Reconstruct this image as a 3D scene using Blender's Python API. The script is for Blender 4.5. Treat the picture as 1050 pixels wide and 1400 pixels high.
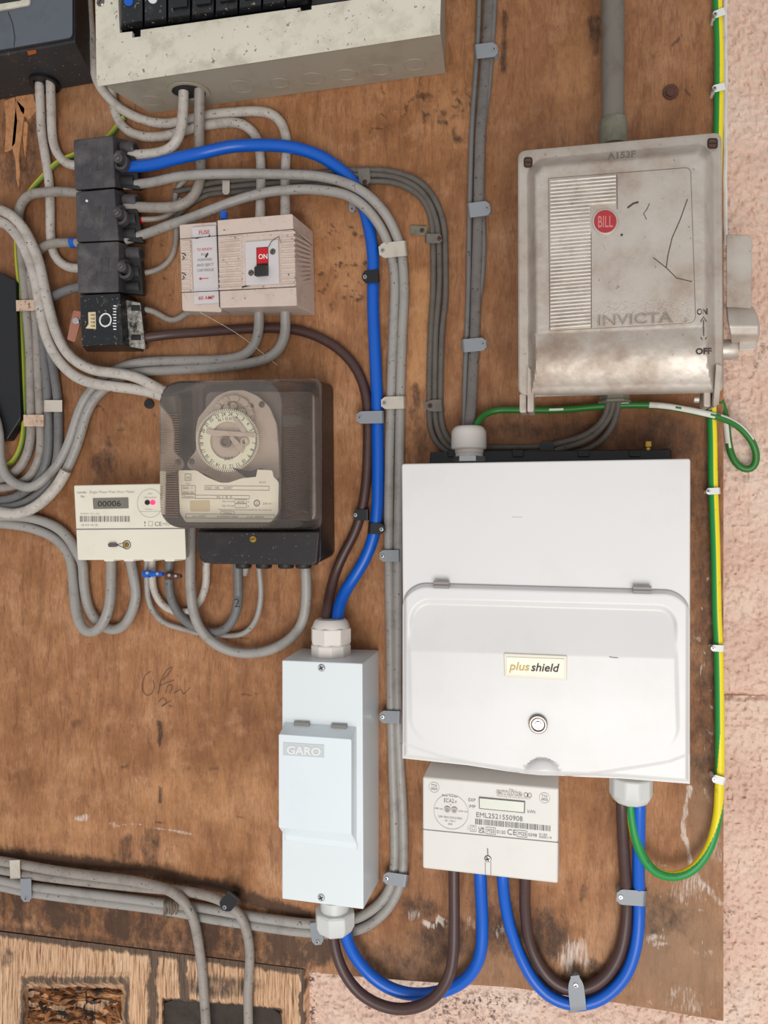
import bpy, math, random
import numpy as np
from mathutils import Vector, Matrix
random.seed(7)
for o in list(bpy.data.objects):
    bpy.data.objects.remove(o, do_unlink=True)
COL = bpy.context.scene.collection
SC = bpy.context.scene

# ------------------------------------------------------------------ camera
F = 1040.0; CX = 525.0; CY = 700.0; DIST = 0.72
TH = math.atan(253.0 / 1040.0)
CAMZ = 1.5
cam = bpy.data.cameras.new('camera')
cam.sensor_fit = 'HORIZONTAL'; cam.sensor_width = 36.0
cam.lens = F / 1050.0 * 36.0
cam.clip_start = 0.01
camo = bpy.data.objects.new('camera', cam); COL.objects.link(camo)
camo.location = (0, -DIST, CAMZ); camo.rotation_euler = (math.pi / 2, 0, TH)
SC.camera = camo
# ------------------------------------------------------------------ light
W = bpy.data.worlds.new('world'); SC.world = W; W.use_nodes = True
bg = W.node_tree.nodes['Background']
bg.inputs[0].default_value = (0.95, 0.97, 1.0, 1); bg.inputs[1].default_value = 0.54
def area(name, loc, target, size, power, color):
    l = bpy.data.lights.new(name, 'AREA'); l.shape = 'RECTANGLE'; l.size = size[0]; l.size_y = size[1]
    l.energy = power; l.color = color
    o = bpy.data.objects.new(name, l); COL.objects.link(o); o.location = loc
    d = Vector(target) - Vector(loc); o.rotation_euler = d.to_track_quat('-Z', 'Y').to_euler()
    return o
area('daylight_opening', (0.22, -1.75, 0.66), (0.0, 0, 1.42), (1.1, 1.1), 25.5, (1.0, 0.985, 0.955))
SC.view_settings.view_transform = 'Standard'; SC.view_settings.look = 'None'
SC.view_settings.gamma = 1.0; SC.view_settings.use_curve_mapping = False
SC.view_settings.exposure = 0.0

# ------------------------------------------------------------------ pixel <-> place on the wall plane
ST, CT = math.sin(TH), math.cos(TH)
def RAY(px, py):
    u = (px - CX) / F; v = (py - CY) / F
    return (-ST + u * CT, CT + u * ST, -v)
def P(px, py, h=0.0):
    r = RAY(px, py); s = (DIST - h) / r[1]
    return (s * r[0], -h, CAMZ + s * r[2])
def MPP(px, py=0, h=0.0):                        # metres in one pixel there
    return (DIST - h) / RAY(px, py)[1] / F
def hit(px, py, p0, n):                          # where the sight line meets a plane
    c = Vector((0, -DIST, CAMZ)); d = Vector(RAY(px, py))
    t = (Vector(p0) - c).dot(n) / d.dot(n)
    return c + d * t

# ------------------------------------------------------------------ materials
def lin(c):
    return tuple(((x / 255.0) / 12.92 if x / 255.0 <= 0.04045 else ((x / 255.0 + 0.055) / 1.055) ** 2.4) for x in c)
def lin4(c): return lin(c) + (1.0,)
class NT:
    def __init__(s, name):
        s.m = bpy.data.materials.new(name); s.m.use_nodes = True
        s.t = s.m.node_tree; s.n = s.t.nodes; s.b = s.n['Principled BSDF']; s.out = s.n['Material Output']
        s.co = s.n.new('ShaderNodeTexCoord').outputs['Object']
        s.geo = s.n.new('ShaderNodeNewGeometry').outputs['Position']
    def link(s, a, b): s.t.links.new(a, b)
    def mapv(s, vec, scale):
        m = s.n.new('ShaderNodeMapping'); s.link(vec, m.inputs[0]); m.inputs['Scale'].default_value = scale
        return m.outputs[0]
    def noise(s, scale, detail=4, rough=0.6, vec=None, dist=0.0):
        n = s.n.new('ShaderNodeTexNoise'); n.inputs['Scale'].default_value = scale
        n.inputs['Detail'].default_value = detail; n.inputs['Roughness'].default_value = rough
        n.inputs['Distortion'].default_value = dist
        s.link(vec if vec is not None else s.geo, n.inputs['Vector']); return n.outputs[0]
    def ramp(s, x, stops):
        r = s.n.new('ShaderNodeValToRGB'); e = r.color_ramp.elements
        while len(e) > 1: e.remove(e[-1])
        e[0].position = stops[0][0]; e[0].color = stops[0][1] if len(stops[0][1]) == 4 else stops[0][1] + (1,)
        for p, c in stops[1:]:
            k = e.new(p); k.color = c if len(c) == 4 else c + (1,)
        s.link(x, r.inputs[0]); return r.outputs[0]
    def step(s, x, a, b):
        return s.ramp(x, [(a, (0, 0, 0, 1)), (b, (1, 1, 1, 1))])
    def mix(s, fac, a, b, mode='MIX'):
        m = s.n.new('ShaderNodeMix'); m.data_type = 'RGBA'; m.blend_type = mode
        for i, v in ((0, fac), (6, a), (7, b)):
            if hasattr(v, 'is_output'): s.link(v, m.inputs[i])
            else: m.inputs[i].default_value = v
        return m.outputs[2]
    def math(s, op, a, b=0.5):
        m = s.n.new('ShaderNodeMath'); m.operation = op; m.use_clamp = True
        for i, v in ((0, a), (1, b)):
            if hasattr(v, 'is_output'): s.link(v, m.inputs[i])
            else: m.inputs[i].default_value = v
        return m.outputs[0]
    def bump(s, x, strength=0.3, dist=0.001, normal=None):
        b = s.n.new('ShaderNodeBump'); b.inputs['Strength'].default_value = strength
        b.inputs['Distance'].default_value = dist; s.link(x, b.inputs['Height'])
        if normal is not None: s.link(normal, b.inputs['Normal'])
        return b.outputs[0]
    def attr(s, name):
        a = s.n.new('ShaderNodeAttribute'); a.attribute_name = name; return a
    def setp(s, **k):
        for a, v in k.items():
            i = s.b.inputs[a.replace('_', ' ')]
            if hasattr(v, 'is_output'): s.link(v, i)
            else: i.default_value = v
        return s.m

def dirty(name, base, dirt, amount=0.5, rough=0.5, metallic=0.0, scale=60, specks=0.0, speckcol=(40, 34, 30), bumpy=0.0, speck_scale=260, coat=0.0):
    n = NT(name)
    f = n.noise(scale, 5, 0.65)
    m = n.step(f, 0.62 - 0.30 * amount, 0.80 - 0.15 * amount)
    m = n.math('MULTIPLY', m, min(1.0, 0.35 + amount * 0.6))
    c = n.mix(m, lin4(base), lin4(dirt))
    v = n.noise(scale * 0.35, 2, 0.5)
    c = n.mix(n.math('MULTIPLY', n.step(v, 0.35, 0.75), 0.18), c, lin4([x * 0.82 for x in base]))
    if specks:
        s = n.step(n.noise(speck_scale, 3, 0.7), 0.66 - 0.04 * specks, 0.70 - 0.04 * specks)
        c = n.mix(n.math('MULTIPLY', s, 0.8), c, lin4(speckcol))
    n.setp(Base_Color=c, Roughness=rough, Metallic=metallic, Coat_Weight=coat)
    if bumpy: n.setp(Normal=n.bump(n.noise(420, 4, 0.6), bumpy, 0.0008))
    return n.m
def plain(name, c, rough=0.5, metallic=0.0, **k):
    n = NT(name)
    cc = n.mix(n.math('MULTIPLY', n.noise(80, 3), 0.12), lin4(c), lin4([x * 0.75 for x in c]))
    return n.setp(Base_Color=cc, Roughness=rough, Metallic=metallic, **k)

M = {}
M['grey'] = dirty('grey_pvc', (158, 152, 146), (122, 114, 106), 0.4, 0.45, specks=0.4, scale=60)
M['greyblue'] = dirty('bluish_grey_pvc', (112, 110, 109), (88, 83, 80), 0.4, 0.5, specks=0.3)
M['light'] = dirty('pale_dirty_pvc', (192, 183, 173), (144, 131, 121), 0.5, 0.5, specks=0.9, scale=70)
M['mid'] = dirty('warm_grey_pvc', (152, 143, 134), (112, 102, 94), 0.5, 0.5, specks=0.7, scale=70)
M['drab'] = dirty('drab_dusty_pvc', (98, 90, 83), (72, 64, 58), 0.5, 0.65, specks=0.5)
M['flat'] = dirty('weathered_flat_pvc', (112, 105, 101), (84, 75, 70), 0.6, 0.6, specks=1.0)
M['brown'] = dirty('brown_pvc', (72, 48, 44), (88, 66, 58), 0.3, 0.42)
M['blue'] = dirty('blue_pvc', (0, 88, 190), (10, 84, 168), 0.12, 0.36)
M['black'] = dirty('black_plastic', (34, 33, 34), (62, 58, 56), 0.4, 0.5)
M['blockblack'] = dirty('dusty_black_moulding', (66, 62, 65), (112, 106, 104), 0.6, 0.55, scale=45, bumpy=0.2)
M['gloss'] = dirty('glossy_black_bakelite', (26, 27, 30), (84, 78, 72), 0.25, 0.3, scale=90, specks=0.6, speckcol=(150, 140, 128))
M['base'] = dirty('time_switch_base_bakelite', (38, 34, 35), (66, 60, 57), 0.3, 0.4, specks=0.4, speckcol=(120, 110, 100))
M['plus'] = dirty('white_enclosure_plastic', (220, 217, 214), (210, 204, 201), 0.35, 0.32, scale=14)
M['garo'] = dirty('white_painted_steel', (222, 227, 228), (212, 218, 220), 0.2, 0.35, scale=14)
M['garolid'] = dirty('white_lid_plastic', (224, 231, 234), (214, 222, 226), 0.2, 0.35, scale=14)
M['cream'] = dirty('cream_painted_steel', (218, 210, 192), (160, 151, 134), 0.5, 0.5, scale=38, specks=0.3, speckcol=(90, 80, 66), speck_scale=200, bumpy=0.1)
M['creamshade'] = dirty('shaded_cream_painted_steel', (168, 158, 141), (140, 128, 112), 0.4, 0.55, scale=30)  # darker copy of the cream: shade and dirt of the underside in one colour
M['meter'] = dirty('cream_meter_plastic', (232, 224, 206), (214, 202, 182), 0.3, 0.4, scale=25)
M['meter2'] = dirty('off_white_meter_plastic', (216, 211, 204), (204, 198, 190), 0.25, 0.4, scale=25)
M['fuse'] = dirty('pinkish_beige_moulding', (208, 188, 175), (176, 156, 144), 0.4, 0.45, scale=50, specks=0.1)
M['fuselabel'] = dirty('grey_white_label', (206, 198, 196), (180, 168, 160), 0.3, 0.5)
M['oldgrey'] = dirty('blue_grey_painted_metal', (92, 98, 106), (70, 68, 66), 0.4, 0.5, scale=30)
M['oldblack'] = dirty('grimy_black_metal', (44, 42, 43), (66, 58, 52), 0.45, 0.6, scale=30, specks=0.4, speckcol=(130, 118, 104))
M['conduit'] = dirty('painted_conduit', (112, 105, 96), (88, 72, 60), 0.5, 0.55, scale=45, bumpy=0.15)
M['coupler'] = dirty('weathered_coupler', (120, 116, 100), (88, 84, 72), 0.6, 0.75, scale=110, bumpy=0.5)
M['cliplight'] = dirty('beige_clip', (196, 186, 172), (160, 148, 134), 0.4, 0.5)
M['clipgrey'] = plain('grey_clip', (140, 143, 148), 0.45)
M['clipdrab'] = dirty('dusty_clip', (112, 106, 98), (84, 76, 68), 0.5, 0.7)
M['clippaint'] = dirty('paint_splashed_clip', (206, 176, 152), (140, 110, 90), 0.5, 0.7, scale=140, specks=1.5)
M['clipwhite'] = plain('white_clip', (224, 222, 216), 0.4)
M['clipblack'] = plain('black_clip', (22, 22, 24), 0.4)
M['gland'] = plain('white_gland_nylon', (222, 214, 206), 0.42)
M['glandgrey'] = plain('light_grey_gland_nylon', (206, 206, 202), 0.42)
M['steel'] = plain('bright_steel', (205, 205, 205), 0.28, 0.9)
M['chrome'] = plain('dark_chrome', (130, 122, 118), 0.25, 0.9)
M['brass'] = plain('brass', (196, 158, 70), 0.3, 0.9)
M['rust'] = dirty('rusty_iron', (96, 62, 50), (60, 40, 34), 0.5, 0.8, 0.2, scale=200)
M['copper'] = dirty('copper_tag', (178, 118, 98), (140, 84, 68), 0.4, 0.5, 0.3)
M['ink'] = plain('black_print', (40, 38, 40), 0.6)
M['inkgrey'] = plain('grey_print', (120, 116, 114), 0.6)
M['inkfaint'] = plain('faint_print', (176, 170, 160), 0.6)
M['inkred'] = plain('red_print', (196, 60, 70), 0.6)
M['inkwhite'] = plain('white_print', (226, 226, 226), 0.5)
M['red'] = plain('red_plastic', (200, 14, 22), 0.4)
M['redbadge'] = dirty('red_enamel', (168, 48, 52), (130, 36, 40), 0.3, 0.4)
M['gold'] = plain('gold_print', (196, 168, 90), 0.4)
M['lcd'] = dirty('lcd_panel', (124, 118, 106), (108, 104, 92), 0.3, 0.25)
M['lcdlight'] = plain('pale_lcd_panel', (206, 206, 192), 0.25)
M['seam'] = plain('dark_gap', (38, 34, 32), 0.8)
M['hinge'] = plain('grey_hinge_plastic', (146, 140, 136), 0.3)
M['logo'] = plain('grey_logo_plate', (198, 202, 202), 0.4)
M['badge'] = plain('ivory_badge', (226, 218, 200), 0.35)
M['paper'] = dirty('aged_paper_label', (250, 243, 222), (236, 224, 196), 0.3, 0.5, scale=40)
M['tan'] = plain('tan_sticker', (222, 200, 160), 0.5)
M['mech'] = dirty('dull_mechanism_plate', (206, 188, 172), (160, 142, 128), 0.4, 0.4, 0.1, scale=70)
M['crust'] = dirty('pale_crusted_residue', (44, 42, 42), (196, 188, 176), 0.9, 0.7, scale=150, bumpy=0.5)
M['castline'] = plain('shaded_cast_relief', (112, 100, 90), 0.6, 0.3)  # darker cast metal: shade of the lettering and grooves put into the colour
M['badgetext'] = plain('pale_red_enamel', (206, 120, 118), 0.4)
M['mechdark'] = dirty('dark_mechanism', (122, 110, 100), (86, 76, 68), 0.4, 0.5, 0.1)
M['dial'] = plain('ivory_dial', (244, 242, 214), 0.5)
M['whitepaint'] = dirty('splashed_white_paint', (222, 218, 208), (180, 170, 158), 0.35, 0.6)
M['orange'] = plain('orange_sticker', (178, 92, 44), 0.6)
M['greenblack'] = plain('green_pvc', (40, 112, 40), 0.42)
M['fluff'] = dirty('cobweb_fluff', (120, 104, 88), (60, 50, 44), 0.7, 0.9)
M['splinter'] = dirty('bare_splintered_wood', (196, 138, 92), (142, 92, 56), 0.6, 0.8, scale=160, bumpy=0.5)
M['rot'] = dirty('rotten_wood', (150, 100, 62), (58, 40, 30), 0.7, 0.9, scale=110, bumpy=0.7)
M['rotdark'] = dirty('dark_mouldy_wood', (66, 56, 50), (38, 32, 28), 0.6, 0.9, scale=80, bumpy=0.6)

def striped(name, ca, cb, wa=0.5):
    n = NT(name)
    uv = n.n.new('ShaderNodeUVMap').outputs[0]
    sep = n.n.new('ShaderNodeSeparateXYZ'); n.link(uv, sep.inputs[0])
    fr = n.n.new('ShaderNodeMath'); fr.operation = 'FRACT'; n.link(sep.outputs[0], fr.inputs[0])
    s = n.ramp(fr.outputs[0], [(0.0, lin4(ca)), (wa - 0.012, lin4(ca)), (wa + 0.012, lin4(cb)), (0.985, lin4(cb)), (1.0, lin4(ca))])
    d = n.step(n.noise(200, 3), 0.62, 0.72)
    c = n.mix(n.math('MULTIPLY', d, 0.35), s, lin4((90, 100, 60)))
    return n.setp(Base_Color=c, Roughness=0.42)
M['earth'] = striped('green_yellow_pvc', (236, 214, 20), (24, 140, 62))
M['earthold'] = striped('old_yellow_green_pvc', (176, 172, 30), (108, 128, 40), 0.6)

def invicta_mat():
    n = NT('cast_aluminium')
    f = n.noise(28, 5, 0.6)
    c = n.ramp(f, [(0.3, lin4((204, 194, 184))), (0.5, lin4((190, 178, 166))), (0.62, lin4((176, 160, 146))), (0.78, lin4((150, 130, 114)))])
    sp = n.step(n.noise(240, 3, 0.7), 0.66, 0.72)
    c = n.mix(n.math('MULTIPLY', sp, 0.5), c, lin4((96, 82, 70)))
    n.setp(Base_Color=c, Roughness=n.ramp(f, [(0.3, (0.42,) * 3), (0.7, (0.62,) * 3)]), Metallic=0.55,
           Normal=n.bump(n.noise(500, 4, 0.7), 0.22, 0.0006))
    return n.m
M['cast'] = invicta_mat()
M['casthighlight'] = dirty('highlight_bright_aluminium', (228, 220, 210), (168, 152, 138), 0.45, 0.4, 0.4, scale=60)  # brighter cast metal: highlights on the ribs put into the colour

def clear_mat():
    n = NT('clear_smoky_cover')
    n.n.remove(n.b)
    tr = n.n.new('ShaderNodeBsdfTransparent'); tr.inputs[0].default_value = lin4((250, 247, 244))
    gl = n.n.new('ShaderNodeBsdfGlossy'); gl.inputs['Roughness'].default_value = 0.08
    df = n.n.new('ShaderNodeBsdfDiffuse'); df.inputs[0].default_value = lin4((196, 182, 172))
    lw = n.n.new('ShaderNodeFresnel'); lw.inputs[0].default_value = 1.42
    m1 = n.n.new('ShaderNodeMixShader'); n.link(n.step(n.noise(22, 4), 0.35, 0.9), m1.inputs[0])
    sc = n.n.new('ShaderNodeMath'); sc.operation = 'MULTIPLY_ADD'; sc.inputs[1].default_value = 0.20; sc.inputs[2].default_value = 0.06
    n.link(n.noise(22, 4), sc.inputs[0]); n.link(sc.outputs[0], m1.inputs[0])
    n.link(tr.outputs[0], m1.inputs[1]); n.link(df.outputs[0], m1.inputs[2])
    m2 = n.n.new('ShaderNodeMixShader'); n.link(lw.outputs[0], m2.inputs[0])
    n.link(m1.outputs[0], m2.inputs[1]); n.link(gl.outputs[0], m2.inputs[2])
    n.link(m2.outputs[0], n.out.inputs[0])
    return n.m
M['clear'] = clear_mat()
def ridge_mat():
    n = NT('clear_cover_ridges'); n.n.remove(n.b)
    tr = n.n.new('ShaderNodeBsdfTransparent'); tr.inputs[0].default_value = lin4((244, 238, 232))
    df = n.n.new('ShaderNodeBsdfPrincipled'); df.inputs['Base Color'].default_value = lin4((176, 156, 146)); df.inputs['Roughness'].default_value = 0.3
    m = n.n.new('ShaderNodeMixShader'); m.inputs[0].default_value = 0.2
    n.link(tr.outputs[0], m.inputs[1]); n.link(df.outputs[0], m.inputs[2]); n.link(m.outputs[0], n.out.inputs[0])
    return n.m
M['ridge'] = ridge_mat()
def led_mat():
    n = NT('lit_red_led')
    return n.setp(Base_Color=lin4((220, 40, 90)), Emission_Color=lin4((255, 60, 110)), Emission_Strength=1.2, Roughness=0.3)
M['led'] = led_mat()

def board_mat():
    n = NT('weathered_plywood')
    g = n.geo
    fine = n.noise(1.0, 5, 0.7, n.mapv(g, (1000, 1, 110)))
    streak = n.noise(1.0, 5, 0.65, n.mapv(g, (210, 1, 34)), 1.2)
    streak2 = n.noise(1.0, 4, 0.6, n.mapv(g, (55, 1, 12)), 1.6)
    blot = n.noise(9.0, 6, 0.65)
    blot2 = n.noise(34.0, 5, 0.65)
    c = n.ramp(blot, [(0.30, lin4((126, 78, 42))), (0.43, lin4((158, 106, 64))), (0.55, lin4((180, 126, 84))), (0.70, lin4((202, 152, 112)))])
    c = n.mix(n.math('MULTIPLY', n.step(streak2, 0.44, 0.68), 0.50), c, lin4((118, 70, 38)))
    c = n.mix(n.math('MULTIPLY', n.step(streak, 0.50, 0.72), 0.60), c, lin4((104, 62, 36)))
    c = n.mix(n.math('MULTIPLY', n.step(blot2, 0.52, 0.68), 0.40), c, lin4((208, 156, 116)))
    c = n.mix(n.math('MULTIPLY', n.step(fine, 0.42, 0.70), 0.50), c, lin4((104, 62, 32)))
    c = n.mix(n.math('MULTIPLY', n.step(fine, 0.44, 0.30), 0.0), c, lin4((220, 170, 120)))
    pit = n.step(n.noise(1.0, 4, 0.75, n.mapv(g, (260, 1, 200))), 0.62, 0.68)
    reg = n.step(n.noise(16, 4), 0.42, 0.60)
    c = n.mix(n.math('MULTIPLY', n.math('MULTIPLY', pit, reg), 0.85), c, lin4((64, 36, 18)))
    a = n.attr('stain_shade'); sp = n.n.new('ShaderNodeSeparateColor'); n.link(a.outputs['Color'], sp.inputs[0])
    brk = n.noise(1.0, 6, 0.75, n.mapv(g, (120, 1, 70)))
    wst = n.noise(1.0, 5, 0.75, n.mapv(g, (420, 1, 60)), 0.6)
    def masked(ch, nz, lo, w, amt):
        s = n.n.new('ShaderNodeMath'); s.operation = 'MULTIPLY_ADD'; n.link(sp.outputs[ch], s.inputs[0]); s.inputs[1].default_value = amt
        n.link(nz, s.inputs[2])
        return n.step(s.outputs[0], lo, min(1.0, lo + w))
    c = n.mix(n.math('MULTIPLY', masked(2, brk, 0.60, 0.40, 0.5), 0.50), c, lin4((212, 156, 102)))
    tone = n.attr('tone')
    tv = n.n.new('ShaderNodeSeparateColor'); n.link(tone.outputs['Color'], tv.inputs[0])
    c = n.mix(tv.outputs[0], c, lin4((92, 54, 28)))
    c = n.mix(tv.outputs[1], c, lin4((142, 116, 92)))
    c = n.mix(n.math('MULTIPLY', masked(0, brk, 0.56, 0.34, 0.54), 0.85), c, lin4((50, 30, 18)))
    c = n.mix(n.math('MULTIPLY', masked(1, wst, 0.72, 0.24, 0.5), 0.74), c, lin4((224, 210, 198)))
    hb = n.mix(0.5, fine, streak)
    nb = n.bump(hb, 0.5, 0.0012)
    nb = n.bump(pit, 0.35, -0.0010, nb)
    nb = n.bump(blot2, 0.3, 0.003, nb)
    return n.setp(Base_Color=c, Roughness=0.7, Normal=nb)
M['board'] = board_mat()
def pale_mat():
    n = NT('bleached_timber')
    g = n.geo
    fine = n.noise(1.0, 6, 0.7, n.mapv(g, (520, 1, 26)), 0.5)
    big = n.noise(9, 4, 0.6)
    c = n.ramp(fine, [(0.36, lin4((84, 54, 36))), (0.44, lin4((164, 122, 88))), (0.53, lin4((212, 172, 136))), (0.70, lin4((232, 198, 164)))])
    c = n.mix(n.math('MULTIPLY', n.step(big, 0.45, 0.7), 0.35), c, lin4((196, 140, 98)))
    a = n.attr('stain_shade'); sp = n.n.new('ShaderNodeSeparateColor'); n.link(a.outputs['Color'], sp.inputs[0])
    brk = n.noise(1.0, 4, 0.7, n.mapv(g, (180, 1, 70)))
    s = n.n.new('ShaderNodeMath'); s.operation = 'ADD'; n.link(sp.outputs[0], s.inputs[0])
    mm = n.n.new('ShaderNodeMath'); mm.operation = 'MULTIPLY'; n.link(brk, mm.inputs[0]); mm.inputs[1].default_value = 0.7
    n.link(mm.outputs[0], s.inputs[1])
    c = n.mix(n.math('MULTIPLY', n.step(s.outputs[0], 0.6, 0.85), 0.85), c, lin4((58, 46, 40)))
    return n.setp(Base_Color=c, Roughness=0.8, Normal=n.bump(fine, 0.7, 0.0015))
M['pale'] = pale_mat()
def rot_mat():
    n = NT('fibrous_rotten_wood')
    f = n.noise(1.0, 6, 0.75, n.mapv(n.geo, (50, 60, 190)), 1.2)
    b = n.noise(45, 5, 0.65)
    c = n.ramp(f, [(0.36, lin4((40, 26, 18))), (0.46, lin4((108, 66, 36))), (0.56, lin4((176, 118, 70))), (0.68, lin4((222, 176, 124)))])
    c = n.mix(n.step(b, 0.50, 0.60), c, lin4((34, 26, 22)))
    return n.setp(Base_Color=c, Roughness=0.9, Normal=n.bump(f, 0.9, 0.003))
M['rotcore'] = rot_mat()
def stucco_mat():
    n = NT('pink_painted_roughcast')
    f = n.noise(160, 5, 0.7)
    big = n.noise(14, 4, 0.6)
    c = n.ramp(big, [(0.3, lin4((232, 194, 174))), (0.5, lin4((241, 208, 188))), (0.7, lin4((245, 220, 202)))])
    c = n.mix(n.math('MULTIPLY', n.step(f, 0.53, 0.70), 0.6), c, lin4((196, 150, 128)))
    c = n.mix(n.math('MULTIPLY', n.step(n.noise(300, 3, 0.7), 0.68, 0.72), 0.6), c, lin4((116, 84, 70)))
    a = n.attr('stain_shade'); sp = n.n.new('ShaderNodeSeparateColor'); n.link(a.outputs['Color'], sp.inputs[0])
    s = n.math('MULTIPLY', sp.outputs[0], n.step(n.noise(220, 4, 0.75), 0.50, 0.60))
    c = n.mix(n.math('MULTIPLY', s, 0.9), c, lin4((58, 46, 40)))
    return n.setp(Base_Color=c, Roughness=0.9, Normal=n.bump(n.noise(230, 6, 0.75), 0.8, 0.003))
M['stucco'] = stucco_mat()

# ------------------------------------------------------------------ geometry collectors
class G:
    def __init__(s): s.v = []; s.f = []; s.m = []; s.uv = None
    def add(s, vs, fs, m=0):
        o = len(s.v); s.v += [tuple(v) for v in vs]; s.f += [tuple(i + o for i in f) for f in fs]; s.m += [m] * len(fs)
        return s
def build(name, g, mats, parent=None, bevel=0.0, seg=2, sharp=35, origin=None, kind=None, label=None):
    if not isinstance(mats, (list, tuple)): mats = [mats]
    me = bpy.data.meshes.new(name)
    V = np.array(g.v, dtype=float)
    if parent is not None: org = np.array(ORG[parent.name])
    elif origin is not None: org = np.array(origin)
    else: org = np.array([(V[:, 0].min() + V[:, 0].max()) / 2, V[:, 1].max(), (V[:, 2].min() + V[:, 2].max()) / 2])
    me.from_pydata((V - org).tolist(), [], g.f)
    for m in mats: me.materials.append(M[m])
    if len(mats) > 1: me.polygons.foreach_set('material_index', g.m)
    me.polygons.foreach_set('use_smooth', [True] * len(me.polygons))
    if sharp is not None and sharp < 179: me.set_sharp_from_angle(angle=math.radians(sharp))
    if g.uv is not None and len(g.uv) == len(me.loops):
        ul = me.uv_layers.new(name='UVMap'); ul.data.foreach_set('uv', np.array(g.uv, dtype=np.float32).ravel())
    o = bpy.data.objects.new(name, me); COL.objects.link(o)
    if parent is not None: o.parent = parent; ORG[o.name] = tuple(org)
    else: o.location = org.tolist(); ORG[o.name] = tuple(org)
    if bevel:
        b = o.modifiers.new('bevel', 'BEVEL'); b.width = bevel; b.segments = seg; b.limit_method = 'ANGLE'; b.angle_limit = math.radians(35); b.harden_normals = True
    if kind: o['kind'] = kind
    if label: o['label'] = label
    return o
ORG = {}
def tag(o, label, cat, group=None):
    o['label'] = label; o['category'] = cat
    if group: o['group'] = group
    return o
def thing(name, label, cat, px, py, group=None):
    o = bpy.data.objects.new(name, None); COL.objects.link(o); o.empty_display_size = 0.02
    o.location = P(px, py, 0); ORG[o.name] = P(px, py, 0)
    return tag(o, label, cat, group)

def ring_faces(a, b, n, closed=True):
    return [(a + i, a + (i + 1) % n, b + (i + 1) % n, b + i) for i in range(n if closed else n - 1)]
def rpoly(pts, rad, seg=5):                       # round the corners of a pixel polygon
    out = []; n = len(pts)
    rads = rad if isinstance(rad, (list, tuple)) else [rad] * n
    for i, p in enumerate(pts):
        r = rads[i]; p = Vector(p[:2]); a = Vector(pts[i - 1][:2]); b = Vector(pts[(i + 1) % n][:2])
        if r <= 0: out += [tuple(p)] * 1; continue
        da = (a - p).normalized(); db = (b - p).normalized()
        for k in range(seg + 1):
            t = k / seg
            q = (1 - t) ** 2 * (p + da * r) + 2 * t * (1 - t) * p + t * t * (p + db * r)
            out.append(tuple(q))
    return out
def loft(g, rings, m=0, cap0=True, cap1=True):    # rings: [(pixel points, h)], back to front
    n = len(rings[0][0]); vs = []
    for pts, h in rings: vs += [P(x, y, h) for x, y in pts]
    fs = []
    for k in range(len(rings) - 1): fs += ring_faces(k * n, (k + 1) * n, n)
    if cap0: fs.append(tuple(range(n))[::-1])
    if cap1: fs.append(tuple(range((len(rings) - 1) * n, len(rings) * n)))
    fs = [f[::-1] for f in fs]
    g.add(vs, fs, m)
def prism(g, pts, h0, h1, m=0):                   # pixel outline seen at h1, pushed straight back to h0
    n = len(pts); fr = [P(x, y, h1) for x, y in pts]; bk = [(v[0], -h0, v[2]) for v in fr]
    fs = ring_faces(0, n, n) + [tuple(range(n))[::-1], tuple(range(n, 2 * n))]
    g.add(bk + fr, [f[::-1] for f in fs], m)
def rect(x0, y0, x1, y1, s=0.0):
    return [(x0, y0), (x1, y0 + s * (x1 - x0)), (x1, y1 + s * (x1 - x0)), (x0, y1)]
def circ(cx, cy, r, n=24, ry=None):
    ry = ry or r
    return [(cx + r * math.cos(2 * math.pi * k / n), cy + ry * math.sin(2 * math.pi * k / n)) for k in range(n)]
def disc(g, cx, cy, r, h0, h1, m=0, n=20): prism(g, circ(cx, cy, r, n), h0, h1, m)
def annulus(g, cx, cy, r0, r1, h0, h1, m=0, n=28):
    vs = []
    for r, h in ((r0, h0), (r1, h0), (r1, h1), (r0, h1)):
        c = P(cx, cy, h1); k = MPP(cx, cy, h1)
        vs += [(c[0] + r * k * math.cos(2 * math.pi * i / n), -h, c[2] + r * k * math.sin(2 * math.pi * i / n)) for i in range(n)]
    fs = []
    for a in range(4): fs += ring_faces(a * n, ((a + 1) % 4) * n, n)
    g.add(vs, fs, m)
def lathe_v(g, cx, prof, h, m=0, n=24, ridges=0, flat=1.0):     # upright axis; prof [(y_px, r_px)]
    vs = []
    for y, r in prof:
        c = P(cx, y, h); k = MPP(cx, y, h)
        for i in range(n):
            a = 2 * math.pi * i / n
            rr = r * k * (1 + (ridges if i % 2 else 0))
            vs.append((c[0] + rr * math.cos(a), c[1] + rr * math.sin(a) * flat, c[2]))
    fs = []
    for a in range(len(prof) - 1): fs += ring_faces(a * n, (a + 1) * n, n)
    fs += [tuple(range(n))[::-1], tuple(range((len(prof) - 1) * n, len(prof) * n))]
    g.add(vs, [f[::-1] for f in fs], m)
def lathe_h(g, cy, prof, h, m=0, n=16):                          # axis along the wall, left to right; prof [(x_px, r_px)]
    vs = []
    for x, r in prof:
        c = P(x, cy, h); k = MPP(x, cy, h)
        vs += [(c[0], c[1] + r * k * math.sin(2 * math.pi * i / n), c[2] + r * k * math.cos(2 * math.pi * i / n)) for i in range(n)]
    fs = []
    for a in range(len(prof) - 1): fs += ring_faces(a * n, (a + 1) * n, n)
    fs += [tuple(range(n))[::-1], tuple(range((len(prof) - 1) * n, len(prof) * n))]
    g.add(vs, fs, m)
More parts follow.
